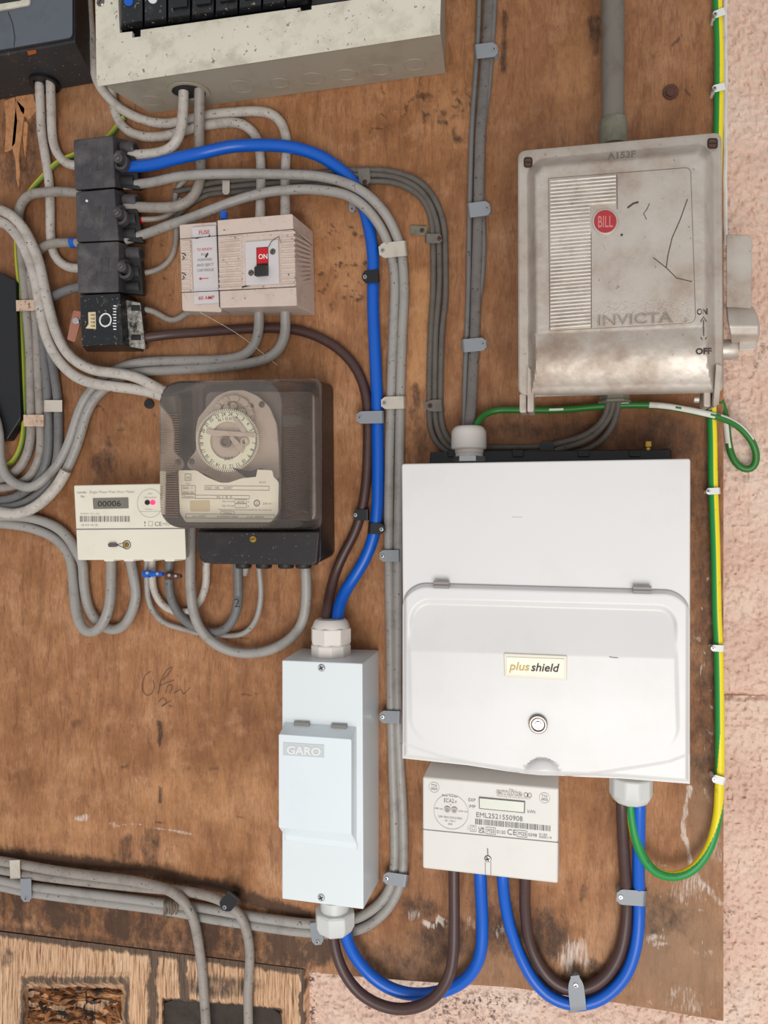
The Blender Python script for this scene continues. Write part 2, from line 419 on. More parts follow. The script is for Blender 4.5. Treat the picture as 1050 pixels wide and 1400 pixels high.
def screw(name, cx, cy, r, h, parent, mat='steel', slot='cross', ang=0.5):
    g = G(); n = 18
    c = P(cx, cy, h); k = MPP(cx, cy, h) * r
    prof = [(1.0, -0.002), (1.0, 0.0004), (0.82, 0.0011), (0.0, 0.0013)]
    vs = []
    for rr, d in prof[:3]:
        vs += [(c[0] + rr * k * math.cos(2 * math.pi * i / n), c[1] - d, c[2] + rr * k * math.sin(2 * math.pi * i / n)) for i in range(n)]
    vs.append((c[0], c[1] - 0.0013, c[2]))
    fs = ring_faces(0, n, n) + ring_faces(n, 2 * n, n) + [(2 * n + i, 2 * n + (i + 1) % n, 3 * n) for i in range(n)]
    g.add(vs, fs, 0)
    for a in ([ang] if slot == 'slot' else [ang, ang + math.pi / 2]):
        ca, sa = math.cos(a), math.sin(a); L, w = 0.62 * k, 0.13 * k
        q = [(-L, -w), (L, -w), (L, w), (-L, w)]
        g.add([(c[0] + x * ca - y * sa, c[1] - 0.00135, c[2] + x * sa + y * ca) for x, y in q], [(0, 1, 2, 3)], 1)
    return build(name, g, [mat, 'seam'], parent)

def catmull(pts, step):
    p = [Vector(q) for q in pts]; p = [p[0] * 2 - p[1]] + p + [p[-1] * 2 - p[-2]]
    out = []
    for i in range(1, len(p) - 2):
        a, b, c, d = p[i - 1:i + 3]; n = max(2, int((c - b).length / step))
        for k in range(n):
            t = k / n
            out.append(0.5 * ((2 * b) + (c - a) * t + (2 * a - 5 * b + 4 * c - d) * t * t + (3 * b - a - 3 * c + d) * t ** 3))
    out.append(p[-2])
    for _ in range(3):
        out = [out[0]] + [(out[i - 1] + out[i] * 2 + out[i + 1]) / 4 for i in range(1, len(out) - 1)] + [out[-1]]
    return out
def tube(g, pts, r, m=0, sides=12, flat=None, twist=None, step=0.004, paint=None):
    """pts world points; r metres or list; flat = thickness ratio towards the viewer"""
    c = catmull(pts, step); n = len(c); vs = []; uvs = []
    tot = 0
    for i, p in enumerate(c):
        t = (c[min(i + 1, n - 1)] - c[max(i - 1, 0)]).normalized()
        up = Vector((0, -1, 0)); up = (up - t * up.dot(t))
        if up.length < 1e-4: up = Vector((0, 0, 1))
        up.normalize(); sd = t.cross(up)
        fl = flat or 1.0
        for k in range(sides):
            a = 2 * math.pi * k / sides
            vs.append(p + sd * (math.cos(a) * r) + up * (math.sin(a) * r * fl))
    fs = []
    ms = []
    for i in range(n - 1):
        tw = 0
        if twist:
            q = i / (n - 1) * (len(twist) - 1); j = int(q); tw = twist[j] + (twist[min(j + 1, len(twist) - 1)] - twist[j]) * (q - j)
        for k in range(sides):
            fs.append((i * sides + k, (i + 1) * sides + k, (i + 1) * sides + (k + 1) % sides, i * sides + (k + 1) % sides))
            uvs += [(k / sides + tw, i), (k / sides + tw, i + 1), ((k + 1) / sides + tw, i + 1), ((k + 1) / sides + tw, i)]
            pm = m
            if paint:
                f = i / (n - 1)
                for a0, a1, mi, k0, k1 in paint:
                    if a0 + random.uniform(-.012, .012) < f < a1 + random.uniform(-.012, .012) and k0 <= k < k1: pm = mi
            ms.append(pm)
    fs += [tuple(range(sides)), tuple(range((n - 1) * sides, n * sides))[::-1]]; ms += [m, m]
    uvs += [(0, 0)] * (2 * sides)
    o = len(g.v); g.v += [tuple(v) for v in vs]; g.f += [tuple(i + o for i in f) for f in fs]; g.m += ms
    if g.uv is None: g.uv = []
    g.uv += uvs
CAB = []
def cable(pts, rpx, mat, label, h=None, group=None, flat=None, twist=None, name='cable', cat='cable', mats=None, paint=None, parent=None):
    x0, y0 = pts[len(pts) // 2][:2]
    r = rpx * MPP(x0, y0, 0.01)
    hh = (h / 1000.0) if h is not None else r * (flat or 1.0) + 0.0004
    w = []
    for p in pts:
        hp = p[2] / 1000.0 if len(p) > 2 else hh
        w.append(P(p[0], p[1], hp))
    g = G(); tube(g, w, r, 0, 14 if rpx > 5 else 10, flat, twist, paint=paint)
    o = build(name, g, mats or mat, parent, sharp=80)
    if parent is None: tag(o, label, cat, group)
    return o

_tc = {}
def glyphs(s, outline=0.0, bold=0.0, res=3):
    k = (s, outline, bold)
    if k in _tc: return _tc[k]
    cu = bpy.data.curves.new('t', 'FONT'); cu.body = s; cu.resolution_u = res; cu.offset = bold
    if outline: cu.fill_mode = 'NONE'; cu.bevel_depth = outline; cu.bevel_resolution = 0
    ob = bpy.data.objects.new('t', cu); COL.objects.link(ob)
    dg = bpy.context.evaluated_depsgraph_get(); me = bpy.data.meshes.new_from_object(ob.evaluated_get(dg))
    v = [tuple(x.co) for x in me.vertices]; f = [tuple(p.vertices) for p in me.polygons]
    bpy.data.objects.remove(ob); bpy.data.curves.remove(cu); bpy.data.meshes.remove(me)
    w = max([a[0] for a in v]) if v else 0
    _tc[k] = (v, f, w); return _tc[k]
def text(g, s, x, y, size, h, slope=0.0, align='L', ital=0.0, sx=1.0, rot=0.0, outline=0.0, bold=0.0, m=0, width=None, vs=0.0):
    v, f, w = glyphs(s, outline, bold)
    em = size / 0.70
    if width: sx = width / max(1e-6, w * em)
    off = {'L': 0, 'C': -w / 2, 'R': -w}[align]
    k = MPP(x, y, h); cr, sr = math.cos(rot), math.sin(rot); out = []
    for a, b, c in v:
        dx = (a + off) * em * sx + b * em * ital; dy = b * em
        rx = dx * cr - dy * sr; ry = dx * sr + dy * cr
        out.append(P(x + rx + vs * ry, y - ry + slope * rx, h + c * em * k))
    g.add(out, f, m)
def stroke(g, pts, w, h, m=0):                    # flat pen stroke in pixel space
    pts = [Vector(p) for p in pts]; vs = []
    for i, p in enumerate(pts):
        t = (pts[min(i + 1, len(pts) - 1)] - pts[max(i - 1, 0)]); t.normalize(); n = Vector((-t.y, t.x)) * w / 2
        a, b = p + n, p - n
        vs += [P(a.x, a.y, h), P(b.x, b.y, h)]
    g.add(vs, [(2 * i, 2 * i + 1, 2 * i + 3, 2 * i + 2) for i in range(len(pts) - 1)], m)
def frame_rect(g, x0, y0, x1, y1, w, h, slope=0.0, m=0):
    q = rect(x0, y0, x1, y1, slope); stroke(g, [q[0], q[1]], w, h, m); stroke(g, [q[1], q[2]], w, h, m)
    stroke(g, [q[2], q[3]], w, h, m); stroke(g, [q[3], q[0]], w, h, m)

# ------------------------------------------------------------------ numpy noise
def vnoise(X, Y, seed=0):
    rng = np.random.RandomState(seed); T = rng.rand(256, 256)
    xi = np.floor(X).astype(int); yi = np.floor(Y).astype(int); fx = X - xi; fy = Y - yi
    fx = fx * fx * (3 - 2 * fx); fy = fy * fy * (3 - 2 * fy)
    a = T[xi & 255, yi & 255]; b = T[(xi + 1) & 255, yi & 255]; c = T[xi & 255, (yi + 1) & 255]; d = T[(xi + 1) & 255, (yi + 1) & 255]
    return (a * (1 - fx) + b * fx) * (1 - fy) + (c * (1 - fx) + d * fx) * fy
def fbm(X, Y, o=4, seed=0):
    s = 0; a = 0.5; t = 0
    for k in range(o): s = s + a * vnoise(X * 2 ** k, Y * 2 ** k, seed + k); t += a; a *= 0.5
    return s / t
def sm(a, b, x):
    t = np.clip((x - a) / (b - a), 0, 1); return t * t * (3 - 2 * t)
def Pn(PX, PY, H):
    u = (PX - CX) / F; v = (PY - CY) / F; ry = CT + u * ST; s = (DIST - H) / ry
    return s * (-ST + u * CT), -H * np.ones_like(PX), CAMZ - s * v
def gridmesh(name, PX, PY, H, mat, parent=None, mask=None, tone=None, h_back=None, edge=True):
    """height field over a pixel grid with a solid skirt back to h_back"""
    nv, nu = PX.shape
    x, y, z = Pn(PX, PY, H)
    V = np.stack([x, y, z], -1).reshape(-1, 3)
    idx = np.arange(nu * nv).reshape(nv, nu)
    Fq = np.stack([idx[:-1, :-1], idx[1:, :-1], idx[1:, 1:], idx[:-1, 1:]], -1).reshape(-1, 4)
    faces = Fq.tolist(); cnt = nu * nv
    if h_back is not None:
        loop = list(idx[0, :]) + list(idx[1:, -1]) + list(idx[-1, ::-1][1:]) + list(idx[::-1, 0][1:-1])
        B = V[loop].copy(); B[:, 1] = -h_back; V = np.vstack([V, B]); n = len(loop)
        faces += [(int(loop[i]), int(loop[(i + 1) % n]), cnt + (i + 1) % n, cnt + i) for i in range(n)]
        faces.append(tuple(cnt + i for i in range(n)))
    g = G(); g.v = V.tolist(); g.f = faces; g.m = [0] * len(faces)
    o = build(name, g, mat, parent, sharp=50)
    me = o.data
    for nm, mk in (('stain_shade', mask), ('tone', tone)):
        if mk is not None:
            at = me.color_attributes.new(nm, 'FLOAT_COLOR', 'POINT')
            A = np.zeros((len(V), 4), dtype=np.float32); A[:, 3] = 1; A[:nu * nv, :mk.shape[-1]] = mk.reshape(-1, mk.shape[-1])
            at.data.foreach_set('color', A.ravel())
    return o
def ell(X, Y, cx, cy, rx, ry, soft=0.6, ang=0.0):
    ca, sa = math.cos(ang), math.sin(ang); dx = (X - cx) * ca + (Y - cy) * sa; dy = -(X - cx) * sa + (Y - cy) * ca
    d = np.sqrt((dx / rx) ** 2 + (dy / ry) ** 2); return 1 - sm(1 - soft, 1 + soft * 0.4, d)
def seg(X, Y, pts, w, soft=0.6):
    best = np.full(X.shape, 1e9)
    for (x0, y0), (x1, y1) in zip(pts[:-1], pts[1:]):
        L2 = (x1 - x0) ** 2 + (y1 - y0) ** 2; t = np.clip(((X - x0) * (x1 - x0) + (Y - y0) * (y1 - y0)) / L2, 0, 1)
        best = np.minimum(best, np.hypot(X - x0 - t * (x1 - x0), Y - y0 - t * (y1 - y0)))
    return 1 - sm(w * (1 - soft), w * (1 + soft), best)

# ================================================================== SETTING: masonry wall
WALLH = -0.020
g = G()
x0, _, z0 = P(-260, 1700, WALLH); x1, _, z1 = P(1350, -300, WALLH)
for a, b in (((x0, z0), (x1, z1)),):
    vs = [(a[0], 0.026, a[1]), (b[0], 0.026, a[1]), (b[0], 0.026, b[1]), (a[0], 0.026, b[1]),
          (a[0], 0.10, a[1]), (b[0], 0.10, a[1]), (b[0], 0.10, b[1]), (a[0], 0.10, b[1])]
    g.add(vs, [(3, 2, 1, 0), (4, 5, 6, 7), (0, 1, 5, 4), (1, 2, 6, 5), (2, 3, 7, 6), (3, 0, 4, 7)])
wall = build('wall_back', g, 'stucco', label='pink painted roughcast masonry wall behind the wooden board'); wall['kind'] = 'structure'
def block(xa, xb, ya, yb, st, seed, stainf=None, topf=None):
    xs = np.arange(xa, xb + 0.1, st); ys = np.arange(ya, yb + 0.1, st); X, Y = np.meshgrid(xs, ys)
    if topf is not None:
        T = (Y - ya) / (yb - ya); Y = topf(X) + T * (yb - topf(X))
    n = fbm(X / 4.5, Y / 5.5, 3, seed); n2 = fbm(X / 60.0, Y / 60.0, 3, seed + 9)
    pit = sm(0.60, 0.76, fbm(X / 7.0, Y / 9.0, 3, seed + 21))
    ed = np.minimum(np.minimum(X - xa, xb - X), np.minimum(Y - Y[0:1], Y[-1:] - Y))
    H = WALLH + (n - 0.5) * 0.0042 + (fbm(X / 2.6, Y / 2.6, 2, seed + 33) - .5) * .0022 + (n2 - 0.5) * 0.006 - pit * 0.0014 - 0.004 * (1 - sm(0, 9, ed + (n - .5) * 6))
    mk = np.zeros(X.shape + (3,)); 
    if stainf is not None: mk[..., 0] = stainf(X, Y)
    return gridmesh('block', X, Y, H, 'stucco', wall, mk, None, WALLH - 0.0058)
block(930, 1344, -290, 945, 2.2, 3, lambda X, Y: 0.75 * seg(X, Y, [(1044, 470), (1038, 490), (1026, 516)], 3) + 0.35 * ell(X, Y, 1005, 310, 12, 6) + 0.5 * seg(X, Y, [(994, 300), (993, 560)], 3))
block(930, 1344, 951, 1690, 2.2, 5, lambda X, Y: 0.6 * seg(X, Y, [(1020, 1082), (1032, 1086), (1033, 1094)], 2) + 0.7 * seg(X, Y, [(992, 1240), (994, 1275)], 4) + 0.6 * seg(X, Y, [(994, 1340), (1005, 1375), (1012, 1400)], 2.5) + 0.5 * seg(X, Y, [(992, 1245), (1016, 1252)], 3))
block(395, 927, 1270, 1690, 2.2, 8, lambda X, Y: 0.6 * ell(X, Y, 640, 1385, 60, 30) + 0.45 * ell(X, Y, 700, 1365, 70, 12) + 0.9 * seg(X, Y, [(424, 1330), (428, 1400)], 6) + 0.3)
# white paint line where the wall meets the board
g = G()
pts = [(991.5, y) for y in range(-60, 340, 9)]
w = [P(x + random.uniform(-.9, .9), y, -0.0175) for x, y in pts]
tube(g, w, 0.0021, flat=1.0, sides=8)
t1 = build('trim_1', g, 'whitepaint', label='ragged white paint line down the right edge of the board'); t1['kind'] = 'structure'

# ================================================================== plywood board
def boardbottom(X):
    return np.interp(X, [-260, 0, 415, 440, 560, 700, 850, 989], [1240, 1272, 1324, 1331, 1341, 1350, 1372, 1396])
xs = np.linspace(-240, 989, 430); vs_ = np.linspace(0, 1, 540)
Xb, Vb = np.meshgrid(xs, vs_); Yb = -220 + Vb * (boardbottom(Xb) + 220)
n1 = fbm(Xb / 30, Yb / 30, 4, 31); n2 = fbm(Xb / 8, Yb / 14, 4, 37); nw = (fbm(Xb / 16, Yb / 30, 4, 41) - 0.5)
dark = np.zeros_like(Xb); white = np.zeros_like(Xb); pale = np.zeros_like(Xb)
XX = Xb + nw * 26; YY = Yb + (n1 - 0.5) * 30
def D(v): global dark; dark = np.maximum(dark, v)
def Wt(v): global white; white = np.maximum(white, v)
def Pl(v): global pale; pale = np.maximum(pale, v)
D(0.95 * seg(XX * .15 + Xb * .85, YY * .15 + Yb * .85, [(0, 1167), (40, 1172), (130, 1182), (210, 1192), (250, 1204), (310, 1214), (360, 1236), (420, 1252)], 9, .9))  # dark band painted along the bottom cables for the shadow above them
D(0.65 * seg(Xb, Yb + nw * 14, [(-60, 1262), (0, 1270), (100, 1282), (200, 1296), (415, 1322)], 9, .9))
D(0.55 * ell(XX, YY, 220, 1195, 22, 14)); D(0.85 * ell(XX, YY, 437, 1300, 24, 17)); D(0.6 * ell(XX, YY, 410, 1318, 20, 10))
D(0.62 * ell(XX, YY, 600, 1285, 50, 34)); D(0.55 * ell(XX, YY, 575, 1240, 35, 26)); D(0.55 * ell(XX, YY, 690, 1270, 40, 40))
D(0.7 * ell(XX, YY, 752, 1285, 40, 42, .7)); D(0.5 * ell(XX, YY, 800, 1330, 60, 20)); D(0.6 * ell(XX, YY, 745, 1345, 22, 12))
D(0.45 * ell(XX, YY, 540, 1320, 70, 30)); D(0.42 * ell(XX, YY, 900, 1250, 50, 40))
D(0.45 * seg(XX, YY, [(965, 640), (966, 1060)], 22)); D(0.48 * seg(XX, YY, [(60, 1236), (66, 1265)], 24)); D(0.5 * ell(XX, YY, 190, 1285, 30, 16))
D(0.55 * ell(XX, YY, 139, 632, 14, 22)); D(0.5 * seg(XX, YY, [(150, 640), (152, 610)], 5)); D(0.5 * seg(Xb, YY, [(30, 150), (28, 230)], 26)); D(0.6 * seg(Xb, YY, [(690, 20), (688, 90)], 4))
D(0.75 * ell(XX, YY, 608, 150, 9, 7)); D(0.55 * seg(XX, YY, [(560, 140), (590, 130)], 3)); D(0.6 * seg(XX, YY, [(510, 188), (528, 176)], 2)); D(0.55 * seg(XX, YY, [(625, 180), (633, 196)], 5))
D(0.55 * seg(XX, YY, [(815, 30), (817, 70)], 5)); D(.7 * seg(XX, YY, [(925, 60), (935, 45)], 2)); D(.6 * ell(Xb, Yb, 917, 125, 14, 13)); D(.6 * seg(XX, YY, [(928, 120), (938, 128)], 2)); D(0.6 * seg(Xb, YY, [(568, 530), (569, 550)], 6)); D(0.4 * seg(XX, YY, [(568, 560), (570, 640)], 12))
D(0.45 * ell(XX, YY, 800, 1222, 8, 12)); D(0.8 * seg(XX * .3 + Xb * .7, Yb, [(217, 988), (219, 1018)], 3.2)); D(0.7 * seg(Xb, Yb, [(219, 1078), (219, 1096)], 2.6)); D(0.4 * ell(XX, YY, 100, 985, 12, 9)); Wt(0.75 * ell(XX, YY, 110, 1120, 11, 10)); Wt(0.6 * seg(XX, YY, [(150, 1123), (200, 1128)], 2)); Wt(0.7 * seg(Xb, Yb, [(212, 1132), (262, 1140)], 2.2)); Wt(0.42 * ell(XX, YY, 195, 1070, 22, 9))
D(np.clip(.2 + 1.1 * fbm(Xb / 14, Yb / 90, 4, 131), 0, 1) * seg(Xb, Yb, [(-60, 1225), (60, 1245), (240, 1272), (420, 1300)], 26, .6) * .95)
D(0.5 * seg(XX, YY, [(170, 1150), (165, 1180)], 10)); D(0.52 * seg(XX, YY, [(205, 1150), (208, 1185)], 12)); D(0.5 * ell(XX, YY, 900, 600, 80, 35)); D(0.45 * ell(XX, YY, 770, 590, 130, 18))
for k in range(26):
    cx = random.uniform(120, 480); cy = random.uniform(560, 1140); D(0.55 * seg(XX, YY, [(cx, cy), (cx + random.uniform(-14, 14), cy + random.uniform(-6, 6))], 2.2))
for k in range(46):
    cx = random.uniform(420, 500); cy = random.uniform(300, 420); D(0.65 * ell(XX, YY, cx, cy, random.uniform(2, 5), random.uniform(1.5, 3.5)))
for k in range(30):
    cx = random.uniform(130, 240); cy = random.uniform(330, 460); D(0.6 * ell(XX, YY, cx, cy, random.uniform(1.5, 4), random.uniform(1.5, 4)))
for k in range(26):
    cx = random.uniform(520, 640); cy = random.uniform(120, 170); D(0.6 * seg(XX, YY, [(cx, cy), (cx + random.uniform(-7, 9), cy + random.uniform(-7, 3))], 1.8))
Wt(0.9 * ell(Xb + nw * 30, Yb, 785, 1308, 30, 36, .8) * (0.5 + 0.7 * fbm(Xb / 5, Yb / 26, 3, 61)))
Wt(0.8 * seg(XX, YY, [(575, 1262), (590, 1270), (600, 1258), (612, 1268), (613, 1262)], 4)); Wt(0.6 * ell(XX, YY, 565, 1250, 10, 14)); Wt(0.55 * ell(XX, YY, 640, 1268, 14, 12)); Wt(0.5 * ell(XX, YY, 685, 1275, 12, 12))
Wt(0.85 * seg(Xb + nw * 14, Yb, [(940, 1076), (938, 1110), (935, 1142), (945, 1180)], 3.4)); Wt(0.6 * seg(Xb + nw * 14, Yb, [(945, 1180), (955, 1205), (985, 1235)], 5))
Wt(0.8 * ell(Xb + nw * 20, Yb + nw * 16, 895, 1284, 26, 9, .9)); Wt(0.7 * ell(XX, YY, 905, 1295, 20, 5)); Wt(0.55 * ell(XX, YY, 940, 1215, 28, 26)); Wt(0.5 * ell(XX, YY, 965, 1300, 20, 9)); Wt(0.45 * ell(XX, YY, 940, 1370, 50, 22))
Wt(0.55 * ell(XX, YY, 978, 1150, 9, 45)); Wt(0.5 * seg(XX, YY, [(960, 1080), (975, 1095)], 5))
for k in range(30):
    cx = random.uniform(952, 975); cy = random.uniform(780, 1030); Wt(0.6 * ell(XX, YY, cx, cy, random.uniform(1.5, 4), random.uniform(2, 7)))
for k in range(34):
    cx = random.uniform(880, 985); cy = random.uniform(1180, 1385); Wt(0.6 * ell(XX, YY, cx, cy, random.uniform(1.5, 7), random.uniform(1.5, 6)))
Pl(0.8 * seg(Xb + nw * 10, Yb, [(573, 380), (572, 520)], 13)); Pl(0.4 * ell(XX, YY, 620, 150, 70, 60)); Pl(0.5 * ell(XX, YY, 290, 1090, 140, 60)); Pl(0.45 * ell(XX, YY, 760, 1160, 60, 70))
Pl(0.4 * ell(XX, YY, 470, 340, 60, 90)); Pl(0.55 * ell(XX, YY, 785, 100, 40, 80)); Pl(0.5 * ell(XX, YY, 105, 150, 40, 20)); Pl(0.5 * ell(XX, YY, 95, 1250, 40, 8)); Pl(0.45 * ell(XX, YY, 60, 1130, 120, 22))
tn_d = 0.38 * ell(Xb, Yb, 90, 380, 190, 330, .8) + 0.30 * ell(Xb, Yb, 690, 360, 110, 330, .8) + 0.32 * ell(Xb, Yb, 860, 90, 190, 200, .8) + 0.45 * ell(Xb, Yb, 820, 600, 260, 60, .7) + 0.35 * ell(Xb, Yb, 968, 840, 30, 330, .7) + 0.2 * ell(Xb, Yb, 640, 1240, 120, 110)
tn_g = 0.6 * ell(Xb, Yb, 930, 1310, 120, 120, .8) + 0.35 * ell(Xb, Yb, 620, 1330, 180, 60, .8) + 0.45 * ell(Xb, Yb, 960, 1120, 30, 100, .8)
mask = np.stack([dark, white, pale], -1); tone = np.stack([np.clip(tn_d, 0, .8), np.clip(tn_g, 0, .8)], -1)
Hb = (n1 - .5) * 0.0012 + (n2 - .5) * 0.0006 - 0.0010 * sm(0.35, 0.8, dark) * 0.7
Hb = Hb - 0.0008
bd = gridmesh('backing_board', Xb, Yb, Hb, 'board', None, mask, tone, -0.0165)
tag(bd, 'large stained brown plywood board that all the electrical gear is fixed to', 'board')
# splintered pale wood under the black box
for pl in ([(6, 138), (20, 132), (24, 165), (21, 196), (14, 205), (6, 208), (8, 175)], [(22, 136), (34, 148), (30, 180), (25, 215), (27, 235), (25, 258), (22, 245), (21, 220), (16, 200)],
           [(20, 132), (45, 128), (50, 150), (38, 164), (28, 152)], [(33, 165), (38, 168), (36, 195), (34, 215), (31, 190)]):
    g = G(); prism(g, rpoly(pl, 2, 2), -0.001, 0.0009); build('splinter', g, 'splinter', bd, bevel=0.0004)
# pencil scribble, hairline cracks
g = G()
for s in ([(206, 918), (198, 924), (194, 938), (198, 950), (206, 950), (211, 940), (209, 930)], [(216, 950), (220, 930), (228, 916), (236, 912), (230, 922), (222, 930)], [(218, 938), (232, 932), (238, 930)], [(226, 948), (230, 936), (236, 938), (232, 948)], [(216, 960), (224, 954), (228, 962), (220, 966), (234, 958)], [(238, 948), (248, 942), (250, 950), (260, 940)]):
    stroke(g, [tuple(q)[:2] for q in catmull([(a, b, 0) for a, b in s], 2.0)], 0.6, 0.0006)
build('pencil_scribble', g, 'ink', bd)

# ================================================================== lower bleached timber
def tt(X): return np.interp(X, [-240, 0, 420], [1243, 1274, 1326])
xs = np.linspace(-240, 416, 250); vv = np.linspace(0, 1, 75); Xt, Vt = np.meshgrid(xs, vv); Yt = tt(Xt) + Vt * (1480 - tt(Xt))
nt = fbm(Xt / 6, Yt / 40, 4, 71); nq = fbm(Xt / 18, Yt / 18, 4, 77)
Xq = Xt + (nq - .5) * 10; Yq = Yt + (nt - .5) * 8
def rr(X, Y, xa, ya, xb, yb, s):
    return sm(-s, s, np.minimum(np.minimum(X - xa, xb - X), np.minimum(Y - ya, yb - Y)))
hole1 = rr(Xq, Yq, 35, 1347, 168, 1600, 4)
hole2 = rr(Xq + 0.0 * Yq, Yq - (Xq - 235) * .09, 222, 1366, 386, 1600, 3)
Ht = -0.004 + (nt - .5) * 0.002 - hole1 * 0.014 - hole2 * 0.012 + 0.002 * sm(.1, .5, rr(Xq, Yq, 24, 1334, 178, 1600, 8)) * (1 - hole1)
dk = 0.6 * hole1 * fbm(Xt / 6, Yt / 5, 3, 81) + hole2 * 0.95 + 0.8 * seg(Xq, Yq, [(251, 1300), (250, 1330), (254, 1368)], 6) + 0.85 * seg(Xq, Yq, [(416, 1320), (412, 1400)], 3)
dk = np.maximum(dk, 0.55 * seg(Xq, Yq, [(210, 1300), (208, 1400)], 8)); dk = np.maximum(dk, 0.6 * seg(Xq, Yq, [(-60, 1268), (0, 1276), (200, 1301), (415, 1328)], 7, .9))
dk = np.maximum(dk, 0.5 * (rr(Xq, Yq, 26, 1334, 178, 1600, 4) - hole1)); dk = np.maximum(dk, 0.45 * ell(Xq, Yq, 300, 1350, 80, 22)); dk = np.maximum(dk, .4 * ell(Xq, Yq, 8, 1310, 12, 20))
low = gridmesh('timber_panel', Xt, Yt, Ht, 'pale', None, np.stack([np.clip(dk, 0, 1), dk * 0, dk * 0], -1), None, -0.021)
tag(low, 'bleached vertical-grained timber panel with two rotten openings along the bottom left', 'panel')
xs = np.linspace(34, 172, 110); ys = np.linspace(1346, 1420, 70); Xr, Yr = np.meshgrid(xs, ys)
nr = fbm(Xr / 26, Yr / 6, 5, 201); nr2 = fbm(Xr / 40 + 3, Yr / 14, 4, 211)
gridmesh('rotten_core', Xr, Yr, -0.0175 + (nr - .5) * .010 + (nr2 - .5) * .010, 'rotcore', low, None, None, -.024)
for k in range(34):
    g = G(); x = random.uniform(40, 160); y = random.uniform(1352, 1402); L = random.uniform(6, 22); a = random.uniform(-.5, .5) if random.random() < .6 else random.uniform(1, 2)
    dx, dy = L * math.cos(a), L * math.sin(a); wd = random.uniform(1.5, 5)
    q = [(x, y - wd / 2), (x + dx * .5, y + dy * .5 - wd * .7), (x + dx, y + dy), (x + dx * .4, y + dy * .4 + wd * .6)]
    prism(g, q, -0.020, random.uniform(-0.015, -0.009))
    build('rotten_splinter', g, random.choice(['rot', 'rot', 'splinter', 'rotdark']), low)
g = G(); prism(g, rpoly([(222, 1372), (240, 1366), (300, 1366), (372, 1378), (386, 1390), (388, 1440), (215, 1440)], 4), -0.0205, -0.0125)
build('dark_board', g, 'rotdark', low, bevel=0.001)

# ================================================================== cables
GB = 'grey cables in the bundle down the left side'
def cl(*a, **k): return cable(*a, **k)
# from the old black box
cl([(54, 80, 14), (54, 112, 14), (55, 140, 10), (57, 180, 6), (61, 206), (65, 232), (68, 258), (69, 290), (69, 318), (72, 343), (80, 357), (92, 365), (106, 367, 10), (116, 367, 14)], 6.2, 'light', 'left of the two pale cables from the black box, passing beside the terminal blocks')
cl([(69, 80, 14), (69, 112, 14), (70, 145, 10), (71, 180, 6), (74, 200), (81, 214), (91, 223), (100, 226, 10), (114, 226, 14)], 6.2, 'light', 'right of the two pale cables from the black box, bending into the top terminal block')
# verticals of the left bundle
cl([(116, 265, 16), (104, 264, 14), (85, 262, 14), (60, 263, 14), (42, 266, 12), (32, 274, 9), (26, 288), (26, 310), (30, 345), (33, 380), (37, 430), (41, 480), (42, 540), (43, 575), (42, 600), (37, 622), (27, 640), (14, 650), (0, 655), (-40, 658)], 6.3, 'mid', 'grey cable from the second terminal block arching down the left bundle nearest the earth wire', group=GB)
cl([(116, 332, 16), (103, 332, 14), (86, 332, 14), (70, 333, 12), (57, 339, 8), (47, 352), (42, 375), (46, 410), (50, 445), (52, 500), (54, 545), (56, 600), (54, 625), (44, 647), (30, 660), (5, 667), (-40, 668)], 6.0, 'mid', 'grey cable with a blue tip entering the third terminal block, second in the left bundle', group=GB)
cl([(116, 391, 16), (106, 393, 14), (88, 398, 14), (76, 404, 10), (62, 414), (57, 438), (60, 480), (64, 520), (66, 560), (67, 605), (63, 635), (52, 657), (35, 672), (10, 683), (-40, 686)], 6.0, 'greyblue', 'darker grey cable from beside the lowest block, third in the left bundle', group=GB)
cl([(60, 415, 5), (64, 450), (70, 485), (75, 515), (79, 550), (80, 600), (78, 630), (68, 658), (50, 678), (28, 690), (5, 694), (-40, 694)], 6.2, 'greyblue', 'rightmost dark grey cable of the left bundle', group=GB)
g = G(); lathe_h(g, 332, [(97, 6.8), (104, 6.8)], 0.014); tag(build('cable_sleeve', g, 'blue'), 'small blue sleeve on the cable entering the third terminal block', 'sleeve')
# white pair
cl([(-40, 270, 20), (0, 287, 20), (16, 295, 20), (32, 312, 20), (44, 335, 20), (53, 358, 20), (60, 390, 20), (68, 425, 20), (78, 458, 20), (93, 484, 20), (110, 498, 20), (132, 507, 20), (160, 510, 20), (184, 515, 18), (205, 525, 16), (222, 534, 14), (262, 552, 10), (300, 566, 8)], 7.0, 'light', 'upper of two thick whitish cables sweeping from the left edge to the clear time switch')
cl([(-40, 288, 20), (0, 303, 20), (15, 312, 20), (30, 332, 20), (40, 355, 20), (48, 380, 20), (53, 408, 20), (58, 438, 20), (65, 465, 20), (77, 488, 20), (91, 505, 20), (107, 517, 20), (130, 525, 20), (160, 529, 18), (190, 533, 15), (218, 540, 12), (262, 560, 8), (300, 572, 8)], 7.0, 'light', 'lower of two thick whitish cables sweeping from the left edge to the clear time switch')
